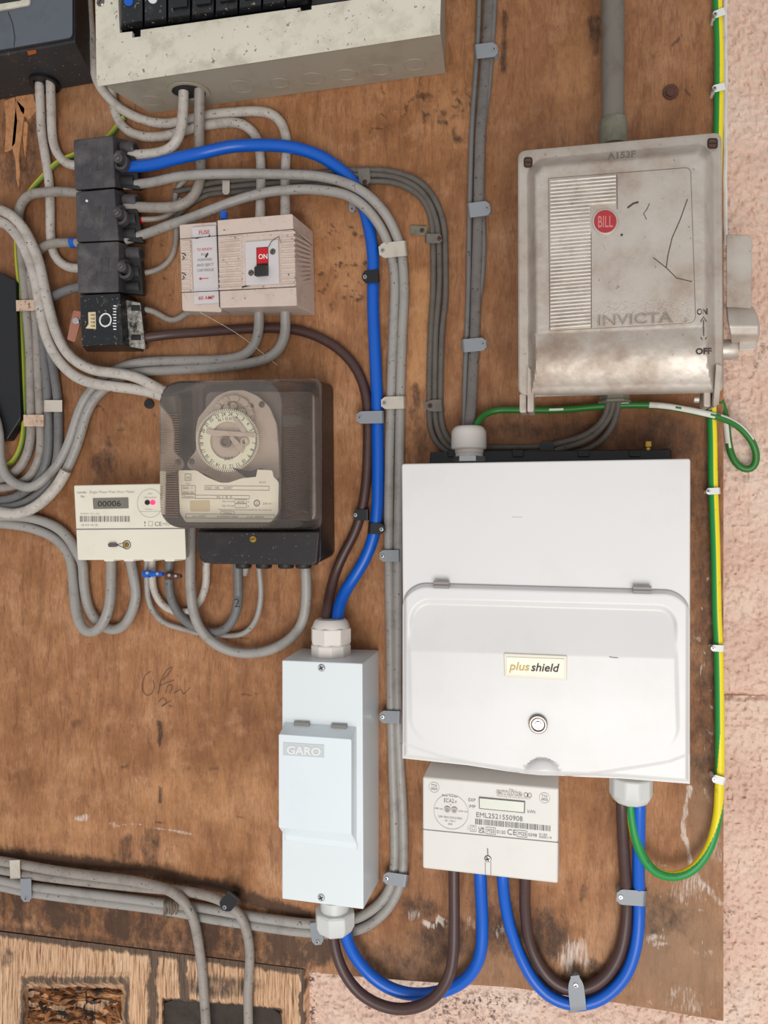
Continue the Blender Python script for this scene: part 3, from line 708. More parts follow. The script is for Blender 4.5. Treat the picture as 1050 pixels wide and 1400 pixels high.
# pair from the fuse switch
cl([(353, 405, 24), (354, 430, 18), (354, 450, 12), (349, 470, 8), (336, 484, 6), (310, 491), (260, 493), (210, 494), (182, 497), (160, 505), (140, 518), (124, 534), (112, 553), (104, 575), (97, 598), (88, 620), (77, 638), (60, 656, 14), (42, 667, 16), (22, 662, 16), (7, 649, 16), (0, 625, 16), (-1, 596, 16), (-5, 575, 16), (-16, 545, 16)], 6.5, 'grey', 'left cable under the fuse switch, looping up again at the left edge')
cl([(389, 405, 24), (390, 432, 18), (390, 455, 12), (384, 474, 8), (370, 488, 6), (340, 497), (300, 502), (240, 506), (200, 508), (172, 513), (150, 526), (132, 542), (121, 560), (114, 580), (108, 602), (99, 626), (88, 648), (74, 670, 12), (57, 687, 14), (39, 698, 14), (17, 703, 14), (0, 700, 14), (-40, 694, 12)], 6.5, 'grey', 'right cable under the fuse switch, ending in a pale sheath at left')
g = G(); tube(g, [P(90, 644, .0122), P(82, 659, .0132), P(72, 672, .014), P(57, 687, .014), P(39, 698, .014), P(17, 703, .014), P(0, 700, .014), P(-40, 694, .012)], 7.4 * MPP(50), sides=12)
tag(build('cable_sheath', g, 'light'), 'slightly thicker pale sheath over the cable curving to the left edge', 'sheath')
# pair to the digital meter
cl([(-40, 708, 7), (0, 706, 7), (34, 707, 7), (60, 713, 7), (82, 724, 7), (97, 740, 7), (106, 757, 9), (113, 768, 9), (115, 800, 8), (121, 831, 7), (131, 848, 6), (145, 859, 6), (156, 862, 6), (170, 855, 7), (180, 838, 9), (186, 815, 12), (183, 789, 14), (178, 765, 15), (176, 750, 15)], 6.8, 'grey', 'right of the two looping cables under the digital meter with the red light')
cl([(-40, 716, 5), (0, 716, 5), (28, 719, 5), (43, 722, 5), (69, 732, 5), (86, 746, 5), (96, 762, 6), (100, 790, 8), (103, 829, 14), (109, 853, 16), (120, 865, 17), (134, 861, 18), (145, 844, 18), (151, 820, 17), (152, 790, 16), (152, 762, 15), (152, 750, 15)], 6.8, 'grey', 'left of the two looping cables under the digital meter with the red light')
# under the time switch
cl([(201, 752, 15), (201, 771, 14), (201, 802, 12), (204, 825, 10), (215, 844, 8), (229, 854, 6), (248, 859, 5), (275, 866, 5), (311, 869, 5), (334, 866, 7), (351, 846, 12), (357, 811, 16), (354, 775, 20), (354, 765, 22)], 3.8, 'grey', 'thin grey cable looping from the digital meter to the middle of the time switch')
cl([(208, 752, 12), (208, 770, 12), (209, 802, 9), (217, 821, 7), (229, 832, 5), (250, 838, 5), (266, 832, 5), (277, 815, 6), (282, 795, 8), (282, 768, 12), (284, 755, 14)], 5.2, 'light', 'pale cable in a short tight loop behind the meters')
cl([(232, 752, 16), (232, 771, 15), (231, 802, 14), (238, 829, 12), (250, 846, 11), (271, 860, 10), (292, 865, 10), (310, 859, 12), (322, 840, 14), (326, 814, 18), (325, 778, 22), (325, 766, 24)], 6.2, 'greyblue', 'bluish grey cable looping up to the left entry of the time switch')
cl([(264, 640, 10), (262, 700, 16), (261.5, 725, 20), (260.5, 762, 22), (260.5, 804, 22), (266, 842, 20), (279, 867, 18), (300, 884, 15), (323, 892, 12), (348, 893, 12), (376, 886, 13), (401, 869, 15), (415, 846, 18), (419, 814, 21), (418, 778, 24), (418, 764, 26)], 6.8, 'grey', 'long grey cable hanging in the widest loop under the clear time switch')
cl([(336, 764, 20), (337, 776, 18), (334, 785, 14)], 4.6, 'grey', 'short grey stub of cable under the time switch', name='cable_stub')
# V cables from the left of the consumer unit
cl([(119, -215, 14), (120, -60, 14), (120.4, 0, 14), (122, 23, 14), (125, 53, 14), (128, 84, 14), (133, 112, 13), (148, 133, 10), (167, 150, 7), (196, 164, 5), (226, 169, 5), (255, 164, 5), (283, 157, 5), (315, 154, 5), (344, 152, 5), (368, 154, 5), (382, 164, 5), (389, 178, 5), (392, 195, 5), (391, 216, 5), (390, 248, 6), (390, 273, 12), (390, 292, 20), (390, 304, 24)], 6.5, 'light', 'upper pale cable from beside the cream consumer unit to the fuse switch top')
cl([(152, 90, 5), (153, 125, 5), (156, 147, 5), (161, 163, 5), (174, 179, 5), (196, 187, 5), (219, 187, 5), (238, 183, 5), (264, 175, 5), (283, 171, 5), (306, 168, 5), (326, 168, 5), (340, 175, 5), (351, 188, 5), (356, 214, 5), (357, 252, 6), (356, 275, 12), (356, 292, 20), (355, 304, 24)], 6.5, 'light', 'lower pale cable curving under the consumer unit to the fuse switch top')
cl([(251, 100, 42), (251, 113, 38), (251, 135, 32), (249.5, 162, 28), (246, 184, 26), (236, 201, 24), (219, 209, 22), (187, 212, 20), (170, 213, 18)], 6.8, 'light', 'pale cable from the round hole of the consumer unit into the top terminal block')
cl([(273, 100, 42), (273, 116, 36), (272.4, 152, 24), (272.4, 187, 16), (274, 215, 13), (275, 240, 12), (272, 254, 12), (266, 268, 13), (255, 278, 15), (240, 283, 17), (215, 284, 19), (187, 283, 20), (172, 283, 20)], 7.0, 'mid', 'darker grey cable from the round hole of the consumer unit into the second terminal block')
# big blue / brown tails
cl([(168, 230, 22), (186, 228, 22), (210, 225, 24), (244, 216, 28), (281, 208, 28), (311, 201, 22), (338, 198.6, 18), (372, 198.6, 17), (403, 202, 15), (435, 212, 12), (455, 224, 10), (472, 237, 9), (485, 252, 8), (493, 272, 7), (501, 296, 6), (507, 325), (510, 353), (510, 387), (510, 420), (512, 467), (515, 530), (516, 571), (516.6, 637), (516, 690), (512, 727), (502, 758), (487, 785), (472, 808, 10), (464, 828, 18), (461, 846, 26), (460, 864, 28)], 8.4, 'blue', 'bright blue tail sweeping from the top terminal block down to the narrow white switch')
cl([(180, 463, 20), (196, 462, 20), (230, 457.5, 12), (270, 454.6, 8), (322, 450.5, 6), (370, 448.5), (407, 451.5), (438, 462), (465, 479), (485, 501), (497, 527), (502, 555), (503, 593), (502, 637), (499, 673), (494, 700), (485, 728), (471, 755), (459, 782), (451, 812, 12), (447, 835, 24), (446, 862, 28)], 7.0, 'brown', 'dark brown tail sweeping from the lowest terminal block down to the narrow white switch')
# double grey, full run down to the bottom left
cl([(170, 253, 20), (186, 252, 20), (210, 249, 22), (243, 241.5, 24), (277, 238.6, 25), (315, 237.6, 22), (353, 237.6, 20), (391, 238.6, 18), (426, 240, 17), (458, 245.5, 18), (483, 254.6, 20), (501, 265, 20), (517, 280, 18), (531, 298, 14), (541, 319, 9), (547, 336, 6), (551, 364), (552.5, 405), (550, 452), (548, 514), (547, 562), (546, 637), (545, 700), (544, 780), (543.5, 877), (543.5, 963), (547, 1048), (550.5, 1106), (551.5, 1150), (551, 1188), (546, 1213), (532, 1240), (509, 1262), (483, 1273), (450, 1276), (425, 1275), (380, 1270), (340, 1264), (287, 1256), (247, 1248), (200, 1241), (95, 1228), (38, 1220), (0, 1212), (-60, 1202)], 6.7, 'grey', 'outer grey cable of the long double run from the top terminal block')
cl([(172, 328, 20), (189, 323, 20), (210, 316, 22), (236, 306, 24), (258, 299, 26), (296, 284, 26), (334, 270.5, 22), (368, 262.4, 20), (401, 259.5, 18), (425, 259, 17), (460, 263, 18), (483, 271, 20), (503, 287, 18), (517, 305, 14), (528, 326, 9), (537, 357, 6), (540, 390), (539.5, 410), (538, 452), (535.5, 514), (534, 562), (532.4, 637), (531.5, 720), (532.5, 800), (534, 877), (535, 963), (537, 1048), (539, 1106), (540, 1157), (539, 1188), (534, 1212), (523, 1231), (503, 1248), (483, 1257), (450, 1263), (420, 1263), (380, 1258), (345, 1253), (300, 1245), (268, 1240), (217, 1234), (180, 1229), (95, 1218.6), (38, 1211), (0, 1203), (-60, 1192)], 6.7, 'grey', 'inner grey cable of the long double run from the second terminal block')
cl([(-60, 1166, 6), (0, 1177, 6), (35, 1183, 7), (80, 1191, 8), (140, 1199, 10), (180, 1204, 14), (212, 1211, 18), (235, 1219, 20), (250, 1231, 20), (262, 1250, 18), (269, 1275, 12), (275, 1315, 6), (279, 1360, 3), (282, 1410, 2), (284, 1470, 2)], 6.6, 'mid', 'grey cable turning down over the others at the bottom left, left of the two drops')
cl([(-60, 1180, 6), (0, 1189, 6), (35, 1195, 6), (95, 1203, 6), (150, 1209, 6), (200, 1214, 8), (240, 1217, 10), (268, 1221, 12), (300, 1230, 14), (322, 1244, 16), (334, 1263, 15), (341, 1293, 10), (341, 1325, 6), (339, 1360, 3), (340, 1410, 2), (341, 1470, 2)], 6.4, 'mid', 'grey cable turning down through the black clip, right of the two drops')
# E trio + right hand continuation
GE = 'three thin drab cables beside the double grey run'
A0 = [(246, 290, 5), (258, 275, 5), (275, 262, 4), (300, 255, 4)]
cl([(238, 262, 4), (262, 258, 4), (290, 250, 4), (330, 246, 4), (400, 240, 4), (460, 234, 4), (503, 232, 4), (526, 233), (553, 238.6), (576, 250), (592, 268), (603, 291), (608, 316), (609, 345), (609.6, 388), (609, 414), (604.6, 451), (602.5, 514), (602.5, 561), (606, 587), (618, 607), (640, 612), (667, 612), (736, 611), (760, 607, 8), (796, 597, 12), (816, 584, 14), (829, 566, 16), (832, 545, 18)], 4.2, 'drab', 'outermost of three thin drab cables arching down to the large white enclosure', group=GE)
cl(A0[:3] + [(300, 258, 4), (330, 254, 4), (400, 249, 4), (460, 242, 4), (508, 239, 4), (535, 241), (560, 250), (579, 264), (592, 287), (599, 316), (601, 364), (600, 404), (596, 451), (594.6, 514), (594.6, 561), (598, 587), (610, 609), (632, 618), (700, 620), (745, 618), (770, 613, 10), (791, 607, 12), (810, 597, 13), (824, 583, 14), (836, 565, 16), (839, 545, 18)], 4.2, 'drab', 'middle of three thin drab cables arching down to the large white enclosure', group=GE)
cl([(236, 305, 4), (246, 290, 5), (262, 278, 5), (285, 266, 4), (310, 264, 4), (350, 260, 4), (400, 256, 4), (460, 250, 4), (508, 248, 4), (535, 249), (558, 257), (574, 268), (586, 287), (591.4, 316), (592.6, 364), (592, 404), (589, 451), (587, 514), (587, 561), (588.5, 587), (596, 604), (610, 618), (640, 626), (720, 628), (777, 620, 8), (799, 616, 9), (818, 606, 11), (835, 587, 13), (843.5, 565, 16), (846, 545, 18)], 4.2, 'drab', 'innermost of three thin drab cables arching down to the large white enclosure', group=GE)
# F flat group
cl([(658, -215, 3), (656, -60, 3), (655, 0, 3), (654, 38, 3), (651.4, 86, 3), (648, 133, 3), (645.5, 171, 3), (644, 210, 3), (642, 294, 3), (640.6, 388, 3), (638.5, 452, 3), (636, 514, 4), (635, 560, 10), (635, 590, 16)], 3.6, 'greyblue', 'narrow bluish cable at the left of the flat bundle running down to the enclosure gland')
cl([(671, -215, 5), (669, -60, 5), (668, 0, 5), (666.5, 38, 5), (664, 86, 5), (662, 114, 5), (658, 162, 5), (656.5, 190, 5), (655, 240, 5), (654, 294, 5), (652.5, 341, 5), (651, 389, 5), (649.5, 452, 5), (647, 499, 6), (645, 546, 11), (642.5, 570, 16), (641, 592, 18)], 7.2, 'flat', 'wide flat weathered cable running straight down into the white enclosure gland', flat=0.5)
cl([(682, -215, 3), (678, -60, 3), (676, 0, 3), (674, 38, 3), (671, 86, 3), (668, 120, 3), (662, 170, 3), (659, 230, 3), (660, 290, 3), (661.5, 330, 3), (660.5, 365, 3), (657, 398, 3), (651, 450, 3), (648, 540, 8), (646, 590, 14)], 3.8, 'greyblue', 'pale sliver of cable showing at the right of the flat bundle')
# small wires
cl([(180, 374, 16), (193, 374, 14), (206, 372, 10), (218, 368, 6), (230, 359, 4), (238, 345, 3), (241, 325, 3), (241, 295, 3), (239, 270, 3), (242, 255, 3), (254, 245, 3)], 3.8, 'mid', 'thin grey wire rising from the third terminal block behind the grey pair')
cl([(180, 301, 18), (196, 300, 16), (218, 299, 12), (233, 293, 8), (243, 282, 5), (248, 272, 4)], 3.8, 'mid', 'thin grey wire with a red end at the second terminal block')
g = G(); lathe_h(g, 301, [(186, 4.4), (195, 4.4)], 0.0165); tag(build('wire_sleeve', g, 'red'), 'short red sleeve on the wire at the second terminal block', 'sleeve')
cl([(182, 422, 18), (194, 422.6, 16), (206, 424, 13), (218, 430, 9), (228, 437, 6), (238, 439, 5), (248, 434, 6), (255, 428, 9), (266, 426, 14), (280, 424, 16)], 4.2, 'mid', 'short wavy grey wire from the lowest terminal block to the fuse switch')
cl([(170, 160, 4), (158, 175, 4), (146, 190, 4), (110, 208, 4), (80, 221, 4), (64, 236, 4), (44, 258, 3), (28, 285, 2.5), (23, 320, 2.5), (24, 360), (28, 400), (30, 445), (33, 500), (33.5, 540), (33, 580), (30, 605), (22, 625), (8, 637), (-30, 640)], 3.6, 'earthold', 'old yellow-green earth wire running down beside the black box at the left edge', twist=[.3, .3], cat='wire', name='earth_wire', h=4)
# earth cable right
cl([(979, -215, 6), (980, -100, 6), (981, 0, 6), (983, 60, 6), (983, 120, 6), (982, 180, 6), (980, 260, 6), (976, 400, 6), (973, 520, 6), (973, 566, 6), (974, 596, 6), (975, 660, 6), (978, 747, 6), (980, 840, 6), (982, 880, 6), (983.5, 950, 6), (984, 1040, 7), (983, 1091, 9), (981, 1117, 11), (973.5, 1150, 13), (961, 1174, 14), (945, 1191, 15), (922, 1199, 17), (899, 1194, 20), (881, 1176, 23), (870, 1150, 26), (864, 1122, 28), (861.6, 1096, 30), (861, 1080, 30)], 6.3, 'earth',
   'green and yellow earth cable down the right edge looping into the large white enclosure', name='earth_cable', twist=[.75] * 25 + [.85, 1.15, 1.33, 1.4, 1.5, 1.58, 1.6])
cl([(648, 590, 24), (652, 578, 22), (660, 568, 16), (677, 561, 12), (708, 560.5, 12), (763, 560.5, 12), (805, 557, 14), (846, 554, 16), (893, 554, 16), (921, 557, 15), (940, 560.5, 14), (970, 567, 12), (989, 572, 8), (1008, 581, 2), (1023, 596, -3), (1033, 613, -7), (1035, 628, -9), (1031, 639, -10), (1022, 643, -11), (1010, 639, -11), (1001, 626, -11), (996, 606, -11), (994, 585, -11), (991, 564, -8), (985, 548, -2)], 4.9, 'greenblack',
   'plain green earth cable splashed with white paint, looped on the pink wall', name='earth_cable', mats=['greenblack', 'whitepaint'], paint=[(.46, .53, 1, 1, 4), (.53, .60, 1, 1, 6), (.60, .71, 1, 3, 6), (.36, .40, 1, 3, 4), (.22, .26, 1, 2, 3), (.88, .94, 1, 2, 6)])
g = G()
for s_, x, y, r_ in (('BASEC', 865, 1135, -1.25), ('0881', 871, 1158, -1.1), ('H07V-R', 880, 1173, -.8), ('BASEC', 893, 1187, -.5), ('16', 905, 1194, -.3), ('0881', 917, 1197, -.1), ('BASEC', 930, 1195.5, .2), ('H07V-R', 945, 1187, .5)):
    text(g, s_, x, y + 1, 2.6, .0265, rot=r_, width=10)
tag(build('cable_print', g, 'ink'), 'tiny black print running along the green loop of the earth cable', 'print')
# bottom tails
cl([(470, 1250, 28), (471, 1272, 26), (479, 1296, 22), (492, 1317, 18), (512, 1338, 14), (537, 1353, 12), (564, 1359.5, 10), (593, 1358, 9), (623, 1348, 10), (645, 1330, 12), (657, 1303, 14), (659.5, 1267, 16), (658, 1230, 20), (656.6, 1197, 24), (656, 1180, 25)], 8.3, 'blue', 'blue tail looping from the narrow white switch to the lower electricity meter')
cl([(455, 1250, 28), (455, 1276, 27), (460, 1304, 26), (472, 1333, 26), (492, 1358, 26), (519, 1374, 26), (549, 1380, 26), (578, 1374, 27), (598, 1360, 28), (613, 1337, 28), (619.5, 1308, 27), (621, 1267, 26), (620.7, 1195, 25), (620.7, 1180, 25)], 7.4, 'brown', 'brown tail looping from the narrow white switch to the lower electricity meter')
cl([(687, 1185, 25), (687.4, 1202, 24), (690, 1231, 18), (697, 1266, 12), (710, 1304, 8), (728, 1338, 6.5), (751, 1362, 6.5), (779, 1373, 6.5), (808, 1371, 6.5), (834, 1357, 6.5), (856, 1332, 6.5), (868, 1300, 6.5), (873, 1266, 6.5), (873.5, 1231, 8), (873, 1186, 16), (873.5, 1140, 24), (874, 1096, 30), (874, 1080, 30)], 8.2, 'blue', 'blue tail in the right-hand loop between lower meter and large white enclosure')
cl([(718, 1185, 25), (718, 1205, 22), (718, 1243, 14), (724, 1288, 8), (740, 1323, 6.5), (758, 1343, 6.5), (779, 1352.5, 6.5), (806, 1350, 6.5), (829, 1334, 6.5), (847, 1304, 6.5), (855, 1268, 6.5), (857, 1231, 8), (854, 1186, 16), (851.5, 1140, 24), (850, 1096, 30), (850, 1080, 30)], 7.7, 'brown', 'brown tail in the right-hand loop between lower meter and large white enclosure')
g = G(); text(g, '2', 324, 830, 12, 0.0262, align='C', rot=.05); tag(build('pen_mark', g, 'ink'), 'handwritten figure 2 on the bluish grey cable under the time switch', 'marking')

# ================================================================== cable clips
GC = 'cable clips screwed to the board'
def clip(xa, ya, xb, yb, w, hz, mat, label, screwmat='steel', tab=0.22, name='cable_clip', sr=3.2, roundtab=True, screwtab=True, hb=0.0):
    """band from the screwed tab (xa,ya) across the cables to (xb,yb); hz = height of the band in mm"""
    H = hz / 1000; t = thing(name, label, 'clip', (xa + xb) / 2, (ya + yb) / 2, GC)
    g = G(); L = math.hypot(xb - xa, yb - ya); ux, uy = (xb - xa) / L, (yb - ya) / L; nx, ny = -uy, ux
    N = 20; th = 0.0014; rings = []
    for i in range(N + 1):
        s = i / N
        if s < tab: h = H
        elif s < tab + 0.14: h = H
        elif s < 0.9: h = H
        else: q = (s - 0.9) / 0.1; h = H * (math.sqrt(max(0, 1 - q * q)) * 0.96 + 0.02)
        ww = w / 2
        if roundtab and s < tab: ww = w / 2 * math.sqrt(max(0.3, 1 - (1 - s / tab) ** 2))
        cx, cy = xa + ux * L * s, ya + uy * L * s
        rings.append([(cx + nx * ww, cy + ny * ww, h + hb), (cx - nx * ww, cy - ny * ww, h + hb), (cx - nx * ww, cy - ny * ww, max(0.0001, h - th) + hb), (cx + nx * ww, cy + ny * ww, max(0.0001, h - th) + hb)])
    vs = [P(*p) for r in rings for p in r]; fs = []
    for i in range(N): fs += ring_faces(4 * i, 4 * i + 4, 4)
    fs += [(3, 2, 1, 0), (4 * N, 4 * N + 1, 4 * N + 2, 4 * N + 3)]
    g.add(vs, fs); build('strap', g, mat, t, bevel=0.0004, seg=1)
    ht = H + hb
    if screwtab:
        sx, sy = xa + ux * L * tab * .62, ya + uy * L * tab * .62
        g = G(); disc(g, sx, sy, w * .26, -0.0005 + hb, ht - th * .5); build('fixing_leg', g, mat, t)
        screw('screw', sx, sy, sr, ht, t, screwmat)
    return t
clip(680, 67, 648, 71, 20, 11, 'clipgrey', 'topmost grey clip on the flat bundle near the top edge')
clip(670, 284, 639, 288, 20, 11, 'clipgrey', 'middle grey clip on the flat bundle left of the metal switch box')
clip(665, 470, 631, 473, 18, 11, 'clipgrey', 'lowest grey clip on the flat bundle above the enclosure gland')
clip(518, 343, 557, 339, 21, 12.5, 'cliplight', 'beige clip where the double grey run straightens beside the blue cable')
clip(521, 551, 555, 550, 17, 12.5, 'cliplight', 'beige clip on the double grey run just right of the translucent clip')
clip(519, 760, 548, 760, 16, 12.5, 'clipgrey', 'grey clip on the double run at upper left of the large white enclosure')
clip(519, 980, 549, 981, 17, 12.5, 'clipgrey', 'grey clip on the double run between the narrow white switch and the large enclosure')
clip(524, 1200, 558, 1205, 17, 12.5, 'clipgrey', 'grey clip where the double run bends under the narrow white switch')
clip(435, 1292, 431, 1258, 16, 12.5, 'clipgrey', 'grey upright clip on the bottom run beside the lower gland of the narrow switch')
clip(36, 1233, 35, 1198, 15, 12.5, 'clipgrey', 'grey upright clip at the far bottom left on the lower cable pair')
clip(20, 1176, 21, 1202, 14, 14.5, 'cliplight', 'dirty off-white upright clip at the far bottom left on the upper cable pair', roundtab=False, screwtab=False, tab=.05)
clip(305, 1243, 322, 1222, 20, 24, 'clipblack', 'black clip holding the right drop cable at the bottom left')
clip(496, 379, 519, 377, 18, 14, 'clipblack', 'black clip on the straight blue cable right of the fuse switch')
clip(487, 571, 526, 570, 17, 14.5, 'clipgrey', 'translucent grey clip across brown and blue cables right of the time switch')
clip(483, 704, 505, 704, 15, 12, 'clipblack', 'small black clip on the brown cable right of the time switch')
clip(526, 724, 503, 722, 15, 14, 'clipblack', 'small black clip on the blue cable right of the time switch', tab=.3)
clip(604, 326, 581, 326, 13, 8.5, 'clipdrab', 'dusty grey clip where the three drab cables turn downward', screwmat='rust')
clip(580, 555, 606, 554, 16, 8.5, 'clipdrab', 'dusty grey clip on the three drab cables above the enclosure', screwmat='rust', tab=.5)
clip(499, 252, 497, 228, 16, 8.5, 'clipdrab', 'dusty clip on the drab cables behind the blue cable bend', screwmat='rust')
clip(309, 266, 309, 245, 10, 9, 'cliplight', 'narrow pale clip on the drab cables above the fuse switch', screwtab=False)
clip(481, 290, 482, 272, 9, 7, 'clipgrey', 'grey clip tab showing below the double grey bend', tab=.3, sr=2)
clip(975, 21, 993, 14, 10, 13.5, 'clipwhite', 'top white clip on the green and yellow earth cable')
clip(974, 122, 993, 117, 10, 13.5, 'clipwhite', 'second white clip on the earth cable, just above the metal switch box')
clip(965, 672, 985, 671, 9, 13.5, 'clipwhite', 'white clip on the earth cable upper right of the large enclosure')
clip(972, 886, 991, 887, 9, 13.5, 'clipwhite', 'white clip on the earth cable beside the enclosure door')
clip(974, 1064, 992, 1069, 11, 15, 'clipwhite', 'lowest white clip on the earth cable, above its loop')
clip(843, 1226, 884, 1229, 21, 16, 'clipgrey', 'grey clip across the right leg of the right-hand brown and blue loop')
clip(786, 1334, 791, 1384, 22, 14.5, 'clipgrey', 'grey upright clip at the bottom of the right-hand brown and blue loop', tab=.42, sr=3.6)
clip(22, 418, 52, 417, 15, 12.5, 'clippaint', 'paint-splashed pink clip on the left bundle beside the black box', screwtab=False, roundtab=False, tab=.05)
clip(32, 575, 62, 575, 16, 12.5, 'clippaint', 'flaking pink clip on the left pair of the left bundle', screwtab=False, roundtab=False, tab=.05)
clip(85, 555, 59, 555, 16, 12.5, 'cliplight', 'yellowed clip on the right pair of the left bundle', screwtab=False, roundtab=False, tab=.05)
clip(738, 612, 760, 612, 16, 10, 'clipblack', 'black clip on cables along the top of the large white enclosure', screwtab=False)
t = thing('metal_strap', 'small perforated green-grey metal strap left of the drab cable clip', 'strap', 572, 315)
g = G(); loft(g, [(rect(561, 308, 584, 321, .05), 0.0005), (rect(561, 308, 584, 321, .05), 0.0025)]); build('strip', g, 'coupler', t, bevel=.0003, seg=1)
screw('screw', 577, 315, 3, 0.0027, t, 'rust')
# fluffy wrap on the bottom cables
g = G()
for k in range(9):
    x = 224 + k * 2.3 + random.uniform(-1, 1); pts = [P(x + random.uniform(-3, 3), 1226 + j * 7, 0.004 + 0.011 * math.sin(math.pi * j / 4)) for j in range(5)]
    tube(g, pts, random.uniform(.0007, .0014), sides=6)
tag(build('cobweb_wrap', g, 'fluff'), 'clump of dirty cobweb and fibre wrapped round the lower cable pair', 'cobweb')

# ================================================================== board fixings
t = thing('bolt', 'rusty round bolt head with washer high on the board left of the earth cable', 'bolt', 917, 125)
g = G(); annulus(g, 917, 125, 5, 10, -0.001, 0.0012); disc(g, 917, 125, 6, -0.001, 0.003); build('head', g, 'rust', t, bevel=.0005)
t = thing('screw_head', 'black round screw head in the board left of the time switch', 'screw', 203, 552)
g = G(); disc(g, 203, 552, 6.5, -0.001, 0.0018); build('head', g, 'black', t, bevel=.0006)
g = G(); stroke(g, [(198, 554), (208, 550)], 1.4, 0.0020); build('slot', g, 'seam', t)
t = thing('screw_head', 'small brass screw above the top right of the large white enclosure', 'screw', 886, 608)
g = G(); lathe_v(g, 886, [(604, 5), (611, 5), (612, 3), (620, 3)], 0.02, n=16); build('head', g, 'brass', t)

# ================================================================== conduit
t = thing('conduit', 'grey painted metal conduit coming down from the top into the cast metal switch box', 'conduit', 838, 60)
g = G(); lathe_v(g, 838, [(-215, 15.8), (165, 15)], 0.03, n=28); build('pipe', g, 'conduit', t)
g = G(); lathe_v(g, 838.5, [(163, 14), (165, 18), (176, 18.5), (200, 18.5)], 0.03, n=28); build('coupler', g, 'coupler', t, label='rough weathered coupler')

# ================================================================== old black box, top left
t = thing('fuse_box', 'old blue-grey and black metal box cut off by the top left corner', 'fuse box', 40, 60)
g = G()
fq = [(-120, -140), (103, -140), (103, 57), (-120, 97)]; bq = [(-60, -100), (118, -100), (131, 114), (-60, 148)]
loft(g, [(bq, 0.0), (fq, 0.062)]); build('body', g, 'oldblack', t, bevel=.002)
g = G(); loft(g, [(rpoly([(-112, -140), (101, -140), (101, 53), (-112, 90)], 7), 0.060), (rpoly([(-110, -140), (99, -140), (99, 51), (-110, 87)], 7), 0.068)])
build('front_cover', g, 'oldgrey', t, bevel=.0015, label='blue-grey front cover')
g = G(); prism(g, rpoly([(-60, -60), (42, -60), (40, 6), (-60, 24)], 5), 0.067, 0.070); build('label_frame', g, 'cream', t, bevel=.0006)
g = G(); prism(g, rpoly([(-60, -60), (32, -60), (30, 0), (-60, 14)], 4), 0.069, 0.0706); build('label_window', g, 'black', t)
g = G(); stroke(g, [(11, 16), (17, 32), (20, 50), (19, 64)], 1.0, 0.0683); build('crack', g, 'seam', t)
# underside grommet and sticker lie on the sloping bottom face
A, B, C_ = Vector(P(-120, 97, .062)), Vector(P(103, 57, .062)), Vector(P(131, 114, 0))
nrm = (B - A).cross(C_ - B).normalized()
if nrm.z > 0: nrm = -nrm
ax = (B - A).normalized(); ay = nrm.cross(ax)
def on_face(g, px, py, r0, r1, p0, n, ax, ay, m=0, lift=.0006, seg_=26, thick=.001):
    c = hit(px, py, p0, n) + n * lift; vs = []
    for r, d in ((r0, 0), (r0, thick), (r1, thick), (r1, 0)):
        vs += [c + n * d + (ax * math.cos(2 * math.pi * k / seg_) + ay * math.sin(2 * math.pi * k / seg_)) * r for k in range(seg_)]
    fs = []
    for a in range(3): fs += ring_faces(a * seg_, (a + 1) * seg_, seg_)
    g.add(vs, fs, m)
def disc_face(g, px, py, r, p0, n, ax, ay, m=0, lift=.0004, seg_=26):
    c = hit(px, py, p0, n) + n * lift
    g.add([c + (ax * math.cos(2 * math.pi * k / seg_) + ay * math.sin(2 * math.pi * k / seg_)) * r for k in range(seg_)], [tuple(range(seg_))], m)
g = G(); on_face(g, 61, 111, .0115, .0155, B, nrm, ax, ay, thick=.004); disc_face(g, 61, 111, .0115, B, nrm, ax, ay, 0, .001); build('grommet', g, 'clipblack', t)
g = G()
for x, y in ((37, 68), (49, 66), (50, 72), (38, 75)): pass
cs = [hit(x, y, B, nrm) + nrm * .0006 for x, y in ((37, 69), (49, 67), (50, 72), (39, 75))]
g.add(cs, [(0, 1, 2, 3)]); build('sticker', g, 'orange', t, label='small orange sticker')

# ================================================================== cream consumer unit
t = thing('consumer_unit', 'dirty cream metal consumer unit with black breakers, cut off by the top edge', 'consumer unit', 370, 40)
HF = 0.078
g = G()
FQ = [(128, -150), (608, -190), (601.5, 40), (132, 110)]; BQ = [(200, -110), (609, -150), (609, 100), (207, 155)]
def mixp(a, b, k): return (a[0] + (b[0] - a[0]) * k, a[1] + (b[1] - a[1]) * k)
# walls
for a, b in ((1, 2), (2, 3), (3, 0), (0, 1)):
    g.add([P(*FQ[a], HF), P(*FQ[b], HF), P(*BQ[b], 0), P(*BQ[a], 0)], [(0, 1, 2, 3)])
build('casing', g, 'creamshade', t)
